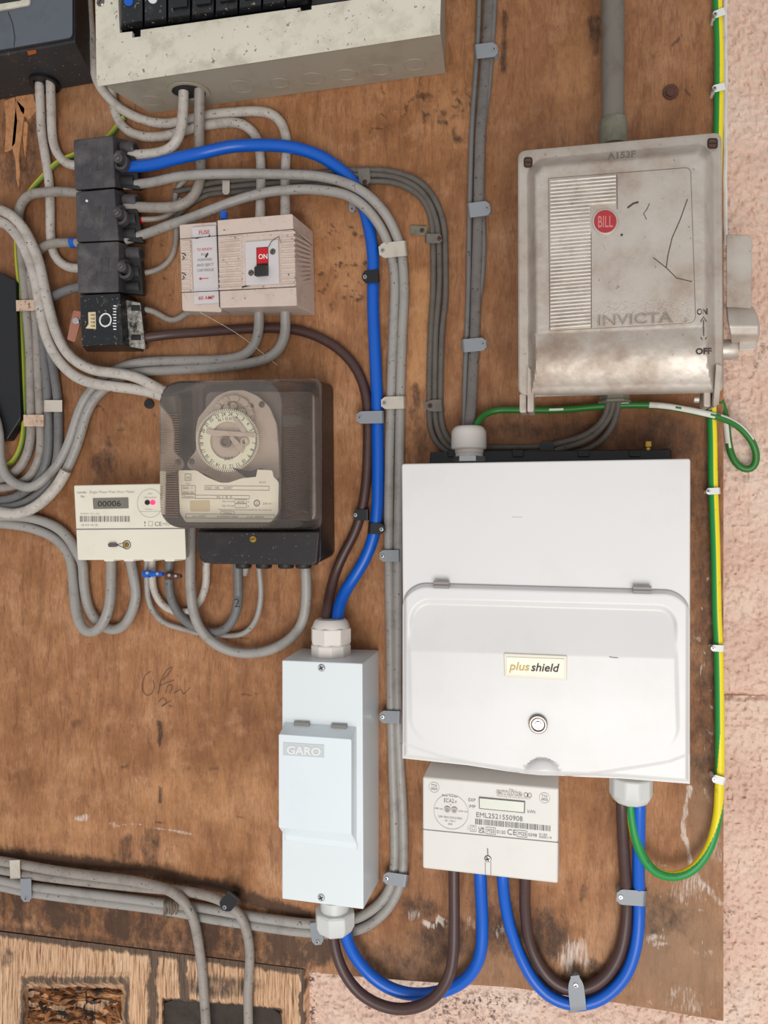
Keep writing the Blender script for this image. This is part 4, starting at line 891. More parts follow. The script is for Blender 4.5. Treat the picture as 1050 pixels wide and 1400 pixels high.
# the front, with the breaker opening cut out (notches included)
def fr(pts): return pts
op = [(159, -70), (163.8, 45), (180.6, 43), (181, 51.5), (192.4, 50), (192.2, 41), (410.5, 10.5), (411, 15.5), (426, 13), (426, 8), (520, -5.5), (516, -110)]
g = G()
outer = [(128, -150), (132, 110), (601.5, 40), (608, -190)]
def quadf(g, a, b, c, d, h, m=0): g.add([P(*a, h), P(*b, h), P(*c, h), P(*d, h)], [(0, 1, 2, 3)], m)
def bot(x): return 110 + (x - 132) * (40 - 110) / (601.5 - 132)
xsn = [132, 163.8, 180.6, 192.3, 410.7, 426, 520, 601.5]
g.add([P(x, y, HF) for x, y in ((128, -150), (155, -150), (163.8, 45), (163.8, bot(163.8)), (132, 110))], [(0, 1, 2, 3, 4)])
for xa, ya, xb, yb in ((163.8, 45, 180.8, 43), (180.8, 51.5, 192.3, 50), (192.3, 41, 410.5, 10.5), (410.5, 15.5, 426, 13), (426, 8, 520, -5.5)):
    quadf(g, (xa, ya), (xb, yb), (xb, bot(xb)), (xa, bot(xa)), HF)
g.add([P(x, y, HF) for x, y in ((516, -190), (608, -190), (601.5, 40), (520, bot(520)), (520, -5.5))], [(0, 1, 2, 3, 4)])
# opening edge thickness
for a, b in zip(op[:-1], op[1:]):
    g.add([P(*a, HF), P(*b, HF), (P(*b, HF)[0], -HF + .004, P(*b, HF)[2]), (P(*a, HF)[0], -HF + .004, P(*a, HF)[2])], [(0, 1, 2, 3)])
# folded lower lip
g.add([P(132, 110, HF), P(601.5, 40, HF), P(601.8, 47, HF - .004), P(134, 118, HF - .004)], [(0, 1, 2, 3)])
build('front_cover', g, 'cream', t)
g = G(); quadf(g, (150, -150), (540, -150), (540, 20), (150, 60), HF - .012); build('breaker_backing', g, 'clipblack', t)
for i in range(11):
    xa = 164.6 + i * 32.4; xb = xa + 31.2
    def ly(x): return 45 - (x - 163.8) * 0.1395
    g = G()
    yb_, yc_ = ly(xa), ly(xb)
    if i < 8:
        # body with a sloping foot
        loft(g, [(rect(xa, -90, xb, yb_ - 3, -.1395), HF - .011), (rect(xa, -90, xb, yb_ - 3, -.1395), HF - .003), (rect(xa + .8, -90, xb - .8, yb_ - 13, -.1395), HF + .006)])
        o = build('circuit_breaker', g, 'gloss', t, bevel=.0006)
        if i < 2:
            g = G(); disc(g, xa + 11 + i * 0.5, 2 - i * 3.5, 6, HF + .0055, HF + .0068); g2 = build('marker_dot', g, 'blue' if i == 0 else 'inkwhite', o, label='blue dot' if i == 0 else 'white dot')
        if i >= 2:
            g = G(); prism(g, rpoly(rect(xa + 5, -60, xb - 5, yb_ - 22 - 3, -.1395), 2), HF + .005, HF + .0085); build('toggle', g, 'clipblack', o, bevel=.0006)
g = G(); loft(g, [(rect(426, -90, 520, 7, -.1395), HF - .010), (rect(426, -90, 520, 7, -.1395), HF - .001)]); build('blanking_plate', g, 'black', t, bevel=.0008)
screw('screw', 137.5, 3, 6, HF, t, 'chrome', 'slot', .9)
A, B, C_, D_ = Vector(P(132, 110, HF)), Vector(P(601.5, 40, HF)), Vector(P(609, 100, 0)), Vector(P(207, 155, 0))
nrm = (B - A).cross(C_ - B).normalized(); nrm = -nrm if nrm.z > 0 else nrm
ax = (B - A).normalized(); ay = nrm.cross(ax)
g = G(); on_face(g, 258, 124, .0165, .0205, A, nrm, ax, ay, thick=.0012); build('hole_rim', g, 'creamshade', t)
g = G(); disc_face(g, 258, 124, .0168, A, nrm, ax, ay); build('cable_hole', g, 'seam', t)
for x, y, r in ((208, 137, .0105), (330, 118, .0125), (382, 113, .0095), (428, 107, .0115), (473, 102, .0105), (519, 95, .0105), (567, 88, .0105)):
    g = G(); on_face(g, x, y, r - .0008, r, A, nrm, ax, ay, thick=.0006, lift=.0001); build('knockout', g, 'creamshade', t)

# ================================================================== terminal blocks
GT = 'black terminal blocks stacked in a column'
mods = [([(100.3, 191.4), (154, 184.6), (157, 255.7), (103, 260)], 'topmost black terminal block, where the blue cable starts', (160, 215), (178, 203), 190),
        ([(103.7, 262.6), (156, 257.4), (162, 328.6), (105, 331)], 'second black terminal block from the top, speckled with a white paint dot', (159, 290), (181, 275), 262),
        ([(105, 332.5), (162, 329.8), (161.5, 399.5), (107, 401)], 'third black terminal block from the top, with two open cable holes on its right', (165, 364), (186, 347), 335)]
HM = 0.036
for q, lab, sc_, ou, yy in mods:
    t = thing('terminal_block', lab, 'terminal block', 130, (q[0][1] + q[3][1]) / 2, GT)
    (x0a, y0a), (x1a, y1a), (x2a, y2a), (x3a, y3a) = q
    g = G(); bk = [(x0a + 3, y0a + 6), (x1a + 24, y1a + 8), (x2a + 24, y2a + 4), (x3a + 3, y3a + 3)]
    loft(g, [([(a[0] + .0, a[1]) for a in bk], 0.0), (q, HM)]); build('cover', g, 'blockblack', t, bevel=.0016)
    g = G(); st = [(x1a + 4, y1a + 8), (x1a + 30, y1a + 18), (x2a + 34, y2a + 4), (x2a + 4, y2a)]
    loft(g, [([(a + 4, b + 2) for a, b in st], 0.0), (st, 0.024)]); build('outlet_housing', g, 'black', t, bevel=.0015)
    g = G(); lathe_h(g, sc_[1], [(sc_[0] + 2, 9), (sc_[0] + 10, 9)], 0.029); build('screw_boss', g, 'blockblack', t)
    g = G(); disc(g, *sc_, 7, .028, HM + .003); annulus(g, sc_[0] + 4, sc_[1] + 6, 6, 11, .026, .034); o = build('screw_tower', g, 'blockblack', t, bevel=.0012)
    screw('screw', sc_[0], sc_[1], 4.2, HM + .003, o, 'chrome', 'slot', .6)
    for k, (dy) in enumerate((0, 26, 46)):
        g = G(); lathe_h(g, ou[1] + dy, [(ou[0] - 10, 9), (ou[0] + 6, 9.5), (ou[0] + 8, 8.8)], .020); lathe_h(g, ou[1] + dy, [(ou[0] + 7, 6.4), (ou[0] + 8.3, 6.4)], .020, 1)
        build('outlet', g, ['blockblack' if k == 0 else 'black', 'seam'], t, bevel=.0006)
    g = G(); cx = (x0a + x1a) / 2; annulus(g, cx - 9, (y0a + y3a) / 2 + 8, 8.2, 9.2, HM - .0003, HM + .0003)
    frame_rect(g, cx + 5, (y0a + y3a) / 2 - 14, cx + 14, (y0a + y3a) / 2 + 6, 1.0, HM + .0004, -.1); build('embossed_mark', g, 'blockblack', t)
    if yy == 262:
        g = G(); disc(g, 118.5, 274.5, 1.8, HM, HM + .0006, n=8); build('paint_dot', g, 'inkwhite', t)
t = thing('terminal_block', 'lowest glossy black terminal block with a white ring and sticker', 'terminal block', 138, 437, GT)
q = [(109, 403.7), (163.7, 401), (168, 471), (112, 473)]
g = G(); loft(g, [([(114, 408), (187, 408), (197, 481), (118, 481)], 0), (q, .037)]); build('cover', g, 'gloss', t, bevel=.001)
g = G(); st = [(172, 410), (192, 414), (199, 478), (176, 474)]; loft(g, [([(a + 3, b) for a, b in st], 0), (st, .026)]); build('crusted_side', g, ['crust', 'black'], t, bevel=.001, label='side crusted with pale residue')
g = G(); lathe_h(g, 423, [(184, 9), (196, 9)], .02); lathe_h(g, 444, [(184, 8), (197, 8)], .02); lathe_h(g, 463, [(184, 9), (197, 9)], .02); build('outlet', g, 'black', t)
g = G(); annulus(g, 144, 437.5, 7.6, 9.6, .0368, .0373); build('ring_mark', g, 'inkwhite', t)
g = G(); prism(g, [(120.5, 427), (130.5, 426.5), (131, 449.5), (117, 449), (121, 443)], .0368, .0375); build('sticker', g, 'tan', t)
g = G()
for k in range(9): stroke(g, [(154.5 + random.uniform(-.5, .5), 418 + k * 4), (159, 418.3 + k * 4)], 1.6, .0373)
for k in range(4): text(g, 'NB', 124 + k * 0.1, 432 + k * 5, 3, .0378, m=1)
build('lettering', g, ['inkwhite', 'ink'], t)
t = thing('seal_tag', 'copper coloured riveted tag hanging at the left of the lowest terminal block', 'tag', 102, 445)
g = G(); prism(g, rpoly([(100, 424), (111, 426), (108, 446), (102, 468), (91.5, 464), (95, 446)], 2), .026, .0275); build('plate', g, 'copper', t, bevel=.0004)
g = G(); disc(g, 103, 438.5, 4.6, .027, .0295); build('rivet', g, 'steel', t, bevel=.0006)

# ================================================================== fuse switch (RCD style)
t = thing('fuse_switch', 'pinkish beige fuse switch with red ON window and black toggle', 'switch', 340, 365)
HB = .055
g = G(); loft(g, [(rpoly([(296, 320), (428, 316), (431, 431), (300, 432)], 2), 0), (rpoly([(296.4, 301), (400, 292), (406, 418), (300.4, 421)], 3), HB)])
build('housing', g, 'fuse', t, bevel=.0016)
g = G(); loft(g, [(rpoly([(262, 322), (320, 318), (320, 432), (266, 432)], 2), 0), (rpoly([(245, 307), (297, 303), (303, 427), (249, 425)], 3), .047)]); build('fuse_carrier', g, 'fuse', t, bevel=.0014)
g = G(); prism(g, rpoly([(262, 310.5), (295, 308), (299.5, 414), (265, 416)], 2), .045, .050); build('label_plate', g, 'fuselabel', t, bevel=.0005)
g = G(); prism(g, rpoly([(247, 330), (260.5, 329), (264, 396), (249, 398)], 1), .046, .0482); build('side_strip', g, 'fuse', t, bevel=.0005)
# ribs
g = G()
def rcy(u, v): # v 0..1 between groove lines
    x = u; ytop = 327 + (x - 245) * (-14 / 157.); ybot = 400 + (x - 247) * (-8 / 159.); return ytop + (ybot - ytop) * v
for k in range(11):
    v = (k + .35) / 11.0; dv = .52 / 11
    for xa, xb in ((299, 331), (384, 403.5)):
        prism(g, [(xa, rcy(xa, v)), (xb, rcy(xb, v)), (xb, rcy(xb, v + dv)), (xa, rcy(xa, v + dv))], HB - .001, HB + .0013)
    xa, xb = 248, 260
    prism(g, [(xa, rcy(xa, v)), (xb, rcy(xb, v)), (xb, rcy(xb, v + dv)), (xa, rcy(xa, v + dv))], .047, .0492)
    # ribs on the right-hand side wall
    a0 = P(405, rcy(405, v), HB); 
    g.add([P(403 + 1.5, rcy(404, v), HB - .002), P(404.5, rcy(404, v + dv), HB - .002), P(425.5, rcy(404, v + dv) + (16 - 24 * v) * .9, .012), P(425.5, rcy(404, v) + (16 - 24 * v) * .9, .012)], [(0, 1, 2, 3)])
build('grip_ribs', g, 'fuse', t, bevel=.0004, seg=1, kind='stuff')
g = G(); stroke(g, [(245, 327), (296, 322.5), (401, 313.5)], 1.0, HB + .0004); stroke(g, [(247, 400), (300, 397.5), (405, 392)], 1.0, HB + .0004)
stroke(g, [(296.6, 303), (300.3, 420)], 1.3, HB + .0004); stroke(g, [(401, 313.5, ), (427, 336)], .8, HB + .0002)
build('joint_line', g, 'seam', t)
g = G(); prism(g, rpoly([(327, 324), (381, 320), (384, 389), (331, 392)], 2), HB - .002, HB + .0006); build('recess', g, 'fuse', t)
g = G(); prism(g, rpoly([(334.6, 330.5), (380, 327), (381.8, 387.5), (336, 390)], 1.5), HB - .001, HB + .003); build('switch_plate', g, 'fuselabel', t, bevel=.0008)
g = G(); prism(g, [(350.4, 338.5), (366.5, 337.5), (367, 377), (351, 378.5)], HB + .001, HB + .0034); build('window', g, 'seam', t)
g = G(); prism(g, [(351.3, 339.3), (365.8, 338.5), (366.2, 359.5), (351.6, 360.5)], HB + .002, HB + .0038); build('red_flag', g, 'red', t, label='red flag behind the window')
g = G(); text(g, 'ON', 353.2, 354, 6.5, HB + .0041, slope=-.03, bold=.02, width=12.5); build('lettering', g, 'inkwhite', t)
g = G(); loft(g, [([(350.5, 362), (366.3, 361), (366.8, 377.5), (351, 378.5)], HB + .003), ([(347, 365), (364, 364), (364.5, 376.5), (347, 377.5)], HB + .011)]); build('toggle', g, 'black', t, bevel=.0012)
screw('screw', 373, 344, 4.2, HB + .003, t, 'chrome', 'slot', 1.2); screw('screw', 343.3, 373, 4.2, HB + .003, t, 'chrome', 'slot', .5)
g = G()
hL = .0503
text(g, 'FUSE', 279, 320, 5.2, hL, -.08, 'C', bold=.01, width=15, m=0)
for i, s in enumerate(('TO RENEW', 'PULL', 'FORWARD', 'AND EJECT', 'CARTRIDGE')):
    text(g, s, 279.5 + i * .3, 342.5 + i * 7.1, 3.6, hL, -.06, 'C', width=[21, 10, 20, 23, 23][i], m=0 if i == 0 else 1)
stroke(g, [(275, 381), (285, 380.3)], 1, hL); disc(g, 274, 381, 1.8, hL - .0002, hL + .0001, 0, 8)
text(g, '60 AMP', 282, 409.5, 5, hL, -.05, 'C', bold=.01, width=22, m=0)
build('lettering', g, ['inkred', 'inkgrey'], t)
g = G()
stroke(g, [(367, 338), (371, 330), (378, 325), (382, 323.5)], .9, HB + .0045); stroke(g, [(381, 324), (384, 332)], .7, HB + .0045); stroke(g, [(329, 393), (341, 390)], 2, HB + .0012)
stroke(g, [(262, 325), (270, 326), (274, 324)], 1, hL + .0002); stroke(g, [(281, 352), (284, 346)], 2.2, hL + .0002); stroke(g, [(285, 324), (287, 321)], 1.6, hL + .0002)
for yy in (350, 377): stroke(g, [(248, yy - 4), (252, yy - 3), (254, yy)], 1.2, .0496); stroke(g, [(250, yy), (252, yy + 3), (249, yy + 5)], 1.4, .0496)
build('scuff_mark', g, 'ink', t)
g = G(); lathe_v(g, 306, [(290, 5), (300, 5)], .04, n=14); build('blue_grommet', g, 'blue', t, label='small dark blue grommet on top')
g = G()
tube(g, [P(250, 402, .05), P(262, 420, .045), P(290, 436, .03), P(330, 460, .015), P(380, 500, .004)], .00022, sides=4)
tag(build('cobweb_thread', g, 'whitepaint'), 'fine pale cobweb thread trailing from the fuse switch', 'cobweb')

# ================================================================== time switch
t = thing('time_switch', 'old time switch meter with a ribbed clear cover over a round dial', 'time switch', 340, 640)
g = G(); loft(g, [(rpoly([(298, 530), (456, 524), (458, 762), (300, 765)], 12), 0), (rpoly([(270, 523), (439, 519), (439, 771), (272, 770)], 10), .040)]); build('base', g, 'base', t, bevel=.0015)
g = G(); loft(g, [(rpoly([(271, 724), (439, 724), (436, 773), (284, 771), (272, 752)], [3, 3, 6, 6, 6]), .038), (rpoly([(269.5, 727), (437, 727), (433, 772), (283, 770), (269, 752)], [3, 3, 6, 6, 6]), .058)])
build('terminal_cover', g, 'base', t, bevel=.0018)
o = screw('screw', 346, 737, 5, .058, t, 'brass', 'slot', .15)
for x in (333, 361, 391, 415):
    g = G(); lathe_v(g, x, [(768, 11), (775, 11), (777, 9.5)], .032, n=18); build('entry_bush', g, 'black', t)
# mechanism
g = G(); prism(g, rpoly([(283, 556), (296, 541), (312, 534), (333, 533), (352, 541), (368, 556), (378, 580), (381, 620), (381, 655), (352, 652), (330, 660), (300, 660), (281, 648), (268, 644), (256, 640), (256, 630), (268, 616), (267, 590), (270, 572)], 5, 3), .070, .073); build('mechanism_plate', g, 'mech', t, bevel=.0006)
g = G(); prism(g, rpoly([(280, 535), (430, 535), (432, 712), (282, 712)], 12), .044, .060); build('movement_block', g, 'mechdark', t, bevel=.002)
g = G()
for k in range(16):
    a = math.pi * (1.05 + .95 * k / 15.); x, y = 318 + 24 * math.cos(a), 570 + 26 * math.sin(a); disc(g, x, y, 4.5, .073, .077 + .001 * (k % 3), 0, 10)
for k in range(12):
    x, y = 318 + random.uniform(-17, 17), 556 + random.uniform(-8, 8); disc(g, x, y, random.uniform(2, 5), .073, .076 + random.uniform(0, .003), 0, 9)
build('gear_train', g, 'mech', t, bevel=.0003, seg=1, kind='stuff')
DX, DY, HD = 311, 602, .088
g = G(); annulus(g, DX, DY, 26, 41, HD - .002, HD, n=60)
for k in range(96):
    a = 2 * math.pi * k / 96; L = 43.2
    stroke(g, [(DX + 40.5 * math.cos(a), DY + 40.5 * math.sin(a)), (DX + L * math.cos(a), DY + L * math.sin(a))], 1.3, HD)
build('dial_ring', g, 'dial', t)
g = G(); disc(g, DX, DY, 27, HD - .006, HD - .003, 0, 40); build('dial_centre', g, 'mech', t)
g = G()
for k in range(24):
    a = -math.pi / 2 + 2 * math.pi * (k + .4) / 24
    text(g, str((k + 1) if k else 24), DX + 33.5 * math.cos(a), DY + 33.5 * math.sin(a), 5.2, HD + .0004, align='C', rot=-(a + math.pi / 2), sx=.8)
for k in range(96):
    a = 2 * math.pi * k / 96; stroke(g, [(DX + 38 * math.cos(a), DY + 38 * math.sin(a)), (DX + 40.3 * math.cos(a), DY + 40.3 * math.sin(a))], .5, HD + .0003)
for s, a0 in (('NIGHT', -1.62), ('DAY', 1.5)):
    for i, ch in enumerate(s):
        a = a0 + (i - (len(s) - 1) / 2.) * (.17 if a0 < 0 else -.17)
        text(g, ch, DX + (27.5) * math.cos(a), DY + 27.5 * math.sin(a), 4.6, HD + .0004, align='C', rot=-(a + math.pi / 2) if a0 < 0 else -(a - math.pi / 2), sx=.8)
build('dial_numbers', g, 'ink', t)
g = G(); prism(g, rpoly([(283, 585), (292, 588), (350, 592), (350, 597), (292, 596), (281, 592)], 1.5), HD + .001, HD + .003)
prism(g, rpoly([(312, 598), (318, 596), (334, 612), (330, 620)], 1.5), HD + .001, HD + .003); prism(g, rpoly([(316, 570), (324, 572), (337, 590), (331, 592)], 1.5), HD + .001, HD + .003); build('tappet_arm', g, 'mech', t, bevel=.0005)
g = G(); annulus(g, 307, 604, 5, 7.5, HD, HD + .005); disc(g, 307, 604, 5.2, HD, HD + .002); o = build('hub', g, 'mechdark', t, bevel=.0005); disc
g = G(); annulus(g, 334, 604, 3.5, 6, HD, HD + .003); build('stop_ring', g, 'mech', t)
for x, y in ((358, 553), (343, 556), (262, 631)): screw('screw', x, y, 4.5, .073, t, 'chrome', 'slot', .9)
g = G(); prism(g, [(318, 640), (342, 644), (356, 640), (374, 655), (352, 658), (335, 652)], HD - .004, HD + .001); build('dark_lever', g, 'seam', t)
HLb = .100
g = G(); prism(g, rpoly([(243.8, 643), (268, 643), (282, 652), (301, 660), (313, 660), (330, 654), (350, 652), (352, 642), (372, 643), (374, 652), (381, 659), (380, 701), (370, 714), (254, 714), (246, 702)], [2, 3, 3, 3, 3, 3, 1, 1, 2, 1, 3, 3, 3, 3, 3], 2), HLb - .0012, HLb); build('rating_label', g, 'paper', t)
g = G(); hl = HLb + .0004
frame_rect(g, 253, 648, 261, 657, .7, hl); text(g, 'H', 257, 655.5, 4.5, hl, 0, 'C'); text(g, 'Type', 257, 662, 2, hl, 0, 'C')
frame_rect(g, 248.5, 664, 267, 675, .6, hl, -.0); text(g, 'SER. V', 250, 668.8, 2.6, hl, width=14); text(g, '6662 SG', 250, 674, 2.6, hl, width=15)
frame_rect(g, 249, 676, 267, 681, .6, hl); text(g, 'Property', 251, 680, 2.4, hl, width=14)
frame_rect(g, 280, 664, 368, 669.5, .6, hl, .01); text(g, 'NO  HR.   50007', 282, 668.6, 3, hl, width=36, m=0)
frame_rect(g, 267, 677, 341, 681.5, .6, hl, .01); text(g, 'N. I. E. S.', 296, 681, 2.8, hl, width=22)
text(g, 'Max Circuit', 304, 686.5, 2.2, hl, width=16); text(g, 'Sec. Circuit', 304, 692.5, 2.2, hl, width=16); frame_rect(g, 321, 683, 337, 688, .5, hl); frame_rect(g, 321, 689, 337, 694, .5, hl); text(g, '60/70', 324, 687.3, 2.6, hl, width=10)
text(g, 'A.', 338.5, 687, 2.2, hl); text(g, 'A.', 338.5, 693, 2.2, hl); annulus(g, 351, 688, 3.2, 4.6, hl - .0002, hl + .0001); text(g, '2', 351, 690, 3.6, hl, 0, 'C'); text(g, '230 V~', 359, 690, 2.6, hl, width=14)
text(g, 'Manufactured in the Commonwealth by the Authority', 299, 697.5, 1.9, hl, .01, width=72)
frame_rect(g, 302, 699, 320, 703, .5, hl); text(g, 'Patents', 311, 702.3, 2.2, hl, 0, 'C', width=11); frame_rect(g, 254, 702.5, 375, 708, .6, hl, .012)
text(g, 'U.K. 623497', 263, 707, 2.4, hl, width=18); text(g, 'AUSTRALIA 135036', 297, 707.4, 2.4, hl, width=28); text(g, 'U.S.A. 2880862', 337, 707.8, 2.4, hl, width=24)
text(g, '25.01', 354, 660.5, 2.4, hl, width=9)
build('lettering', g, 'inkgrey', t)
g = G(); prism(g, rpoly([(259.5, 685), (286.5, 684.5), (286.5, 699.5), (260, 699.5)], 2), HLb, HLb + .0006); build('sticker', g, 'tan', t, label='tan sticker')
# clear cover (thin-walled shell: outer and inner skin)
g = G()
o1 = rpoly([(272, 521), (438, 518), (438, 722), (274, 722)], 16, 8); o2 = rpoly([(218, 521), (387, 519), (386, 722), (219, 722)], 34, 8); o25 = rpoly([(220, 523), (385, 521), (384, 720), (221, 720)], 33, 8); o3 = rpoly([(226, 528), (379, 526), (378, 715), (227, 715)], 30, 8)
loft(g, [(o1, .041), (o2, .124), (o25, .1285), (o3, .131)], cap0=False)
build('clear_cover', g, 'clear', t, label='clear smoky plastic cover')
g = G()
for k in range(44):
    y = 566 + k * 3.25
    xl = 220 + max(0, (y - 702)) * .7
    if y < 716: prism(g, [(xl, y), (244, y + .3), (244, y + 1.6), (xl, y + 1.4)], .1318, .1328)
for k in range(52):
    y = 540 + k * 3.25
    a = [P(388, y, .124), P(388, y + 1.3, .124), P(427, 620 + (y + 1.3 - 620) * .88 - 2, .056), P(427, 620 + (y - 620) * .88 - 2, .056)]
    g.add([(v[0] + .0006, v[1], v[2]) for v in a], [(0, 1, 2, 3)])
build('cover_ridges', g, 'ridge', t, kind='stuff')
g = G(); fl = rpoly([(271, 520), (440, 517), (440, 724), (272, 724)], 14, 6); fi = rpoly([(277, 526), (433, 523), (433, 718), (278, 718)], 12, 6)
loft(g, [(fl, .040), (fl, .044), (fi, .044)], cap0=False, cap1=False); build('cover_flange', g, 'ridge', t)

# ================================================================== small digital meter, left
t = thing('electricity_meter', 'cream digital meter with a glowing red light, partly behind the time switch', 'meter', 180, 715)
HA = .045
g = G(); loft(g, [([(123, 667), (262, 664), (262, 760), (127, 760)], 0), ([(100.6, 663.4), (251, 660.5), (254.5, 765), (105.8, 766)], HA)]); build('casing', g, 'meter', t, bevel=.0014)
g = G()
for xa in (141, 168, 195, 224): prism(g, rpoly([(xa, 764), (xa + 15, 764), (xa + 14, 767.5), (xa + 2, 767.5)], 1), .01, HA - .001)
build('terminal_lip', g, 'meter', t, bevel=.0005)
g = G(); prism(g, [(104, 723), (252.6, 721.8), (252.6, 723.2), (104, 724.4)], HA - .001, HA + .0004); build('joint_line', g, 'inkgrey', t)
g = G(); prism(g, rpoly([(126.5, 681), (175, 680), (175.5, 695), (127.5, 696)], .8), HA - .0005, HA + .0006); build('display', g, 'lcd', t, bevel=.0003)
g = G(); text(g, '00006', 133, 692.5, 7.5, HA + .0009, -.02, width=32, m=0); build('display_digits', g, 'ink', t)
g = G(); ha = HA + .0003
text(g, 'Landis', 105, 674.5, 3, ha, width=13); text(g, 'Gyr', 110, 680, 3, ha, width=6); text(g, 'Single Phase Watt Hour Meter', 122, 674.5, 3.6, ha, -.01, width=62, m=1)
annulus(g, 205, 688, 19.2, 19.7, ha - .0002, ha, 1, 40); stroke(g, [(191, 699.5), (220, 699)], .5, ha, 1); text(g, '1000 imp/kWh', 205, 681, 2, ha, 0, 'C', m=1, width=18); text(g, '230V', 205, 676, 2, ha, 0, 'C', m=1)
text(g, 'Class 1', 205, 697, 1.8, ha, 0, 'C', m=1, width=14); text(g, 'K05C 01142', 110, 703.4, 2.2, ha, width=26, m=1)
x = 110
while x < 177:
    w_ = random.choice([.6, .9, 1.4]); stroke(g, [(x, 705.5), (x, 713.5)], w_, ha, 0); x += w_ + random.choice([.7, 1.0, 1.4])
text(g, '3042', 110, 719, 2.4, ha, width=24, m=1); text(g, 'CE', 211, 719, 5.5, ha, width=10); frame_rect(g, 203, 713, 208.5, 719, .6, ha, 0, 1); stroke(g, [(198, 713), (198, 716)], 1.4, ha); stroke(g, [(198, 718), (198, 719.5)], 1.4, ha)
text(g, 'M03', 222, 718.5, 4, ha, width=10, m=1)
build('lettering', g, ['inkgrey', 'inkfaint'], t)
g = G(); disc(g, 201, 687, 3.4, HA, HA + .001, 0, 14); build('led_window', g, 'seam', t); g = G(); disc(g, 208.5, 687, 3.4, HA, HA + .001, 0, 14); build('red_led', g, 'led', t, label='glowing red light')
g = G(); annulus(g, 173, 745, 5.2, 6.0, HA, HA + .001, 0, 20); stroke(g, [(159, 745), (167, 743), (172, 739.5)], .8, HA + .001); stroke(g, [(159, 745), (167, 748), (172, 750.5)], .8, HA + .001); build('seal_wire', g, 'chrome', t)
g = G(); prism(g, rpoly([(147, 742.5), (158, 742), (159, 748), (147.5, 748)], 2.5), HA, HA + .003); build('seal', g, 'chrome', t, bevel=.0005)
screw('screw', 173, 745, 3.6, HA + .0005, t, 'brass', 'slot', 1.4)
# connectors
for nm, xa, xb, mt, lb in (('blue', 196, 223, 'blue', 'small bright blue cable connector under the digital meter'), ('br', 226, 248, 'rust', 'small brown cable connector right of the blue one')):
    t = thing('cable_connector', lb, 'connector', (xa + xb) / 2, 786, 'connectors under the digital meter')
    g = G(); y = 784.5 if nm == 'blue' else 787.5; lathe_h(g, y, [(xa, 3), (xa + 1, 5), (xa + 9, 5.4), (xa + 10, 4), (xb - 4, 3.6), (xb, 2.6)], .023); build('barrel', g, mt, t)
    g = G(); disc(g, xa + 5, y - 1, 2.1, .026, .0285, 0, 10); disc(g, xb - 8, y, 2, .024, .0268, 0, 10); build('screw', g, 'steel', t)

# ================================================================== narrow white switch (GARO)
t = thing('isolator_switch', 'narrow upright white enclosure with a hinged lid and cable glands above and below', 'switch', 445, 1065)
HG = .058
g = G(); loft(g, [([(412, 886), (518.5, 888.5), (518, 1205), (412, 1200)], 0), ([(385.4, 902.6), (495.5, 907), (497, 1243.7), (385.4, 1229)], HG)]); build('casing', g, 'garo', t, bevel=.0012)
g = G()
loft(g, [(rpoly([(390, 986.6), (487.8, 993), (488.5, 1156), (390, 1144)], 1.5, 3), HG - .0005), (rpoly([(381, 1004), (480.4, 1011), (480.4, 1140), (381, 1131.5)], 2, 3), HG + .0165)])
build('lid', g, 'garolid', t, bevel=.0014, label='raised hinged lid')
g = G(); loft(g, [(rpoly([(389.5, 1143), (488, 1154), (488.5, 1165), (389.5, 1151)], 2, 3), HG - .0005), (rpoly([(390, 1141), (487.5, 1152), (488, 1161), (390, 1148)], 2, 3), HG + .0028)]); build('lid_lip', g, 'garolid', t, bevel=.0012)
for a, b, c, d in ((402.6, 985.5, 423.4, 992.5), (453.5, 989, 474.6, 996)):
    g = G(); n = 12; ca = P(a, (b + c * 0 + d) / 2, HG + .002); cb = P(c, (b + d) / 2 + 1.2, HG + .002); r = .0022
    tube(g, [Vector(ca), (Vector(ca) + Vector(cb)) / 2, Vector(cb)], r, sides=12); build('hinge', g, 'hinge', t)
screw('screw', 439.7, 913, 5.3, HG, t); screw('screw', 439.3, 1227, 5.3, HG, t)
g = G(); lathe_h(g, 979, [(505, 3), (509, 3)], .025); build('side_plug', g, 'glandgrey', t)
g = G(); prism(g, [(387, 1015), (443, 1018.5), (443, 1036), (387, 1032.5)], HG + .0160, HG + .0169); build('name_plate', g, 'logo', t)
g = G(); text(g, 'GARO', 391.5, 1030.3, 10.8, HG + .0172, .06, bold=.035, width=47, vs=.05); build('lettering', g, 'inkwhite', t)
def gland(prof_body, cx, h, mat, parent_t=None, hexr=0, name='gland'):
    pass
t = thing('cable_gland', 'white hexagonal gland on top of the narrow white switch', 'gland', 452, 875, 'cable glands on the white enclosures')
g = G(); lathe_v(g, 452.5, [(846, 20), (849, 23), (856, 25.5), (858, 26)], .028, n=32); build('dome_nut', g, 'gland', t)
g = G(); lathe_v(g, 452.5, [(856, 25), (858, 28.5), (877, 28.5), (880, 26)], .028, n=8); build('hexagonal_nut', g, 'gland', t, bevel=.0008)
g = G(); lathe_v(g, 452.5, [(879, 26.5), (881, 28), (895, 28), (899, 26.5)], .028, n=10); build('collar', g, 'gland', t, bevel=.0006)
t = thing('cable_gland', 'white gland under the narrow white switch', 'gland', 458, 1258, 'cable glands on the white enclosures')
g = G(); lathe_v(g, 458, [(1228, 20), (1243, 20), (1246, 21.5), (1249, 20)], .028, n=28); build('thread', g, 'glandgrey', t)
g = G(); lathe_v(g, 458, [(1243, 25), (1245, 28), (1262, 28), (1270, 24), (1273.5, 20)], .028, n=8); build('hexagonal_nut', g, 'glandgrey', t, bevel=.0015, seg=3)

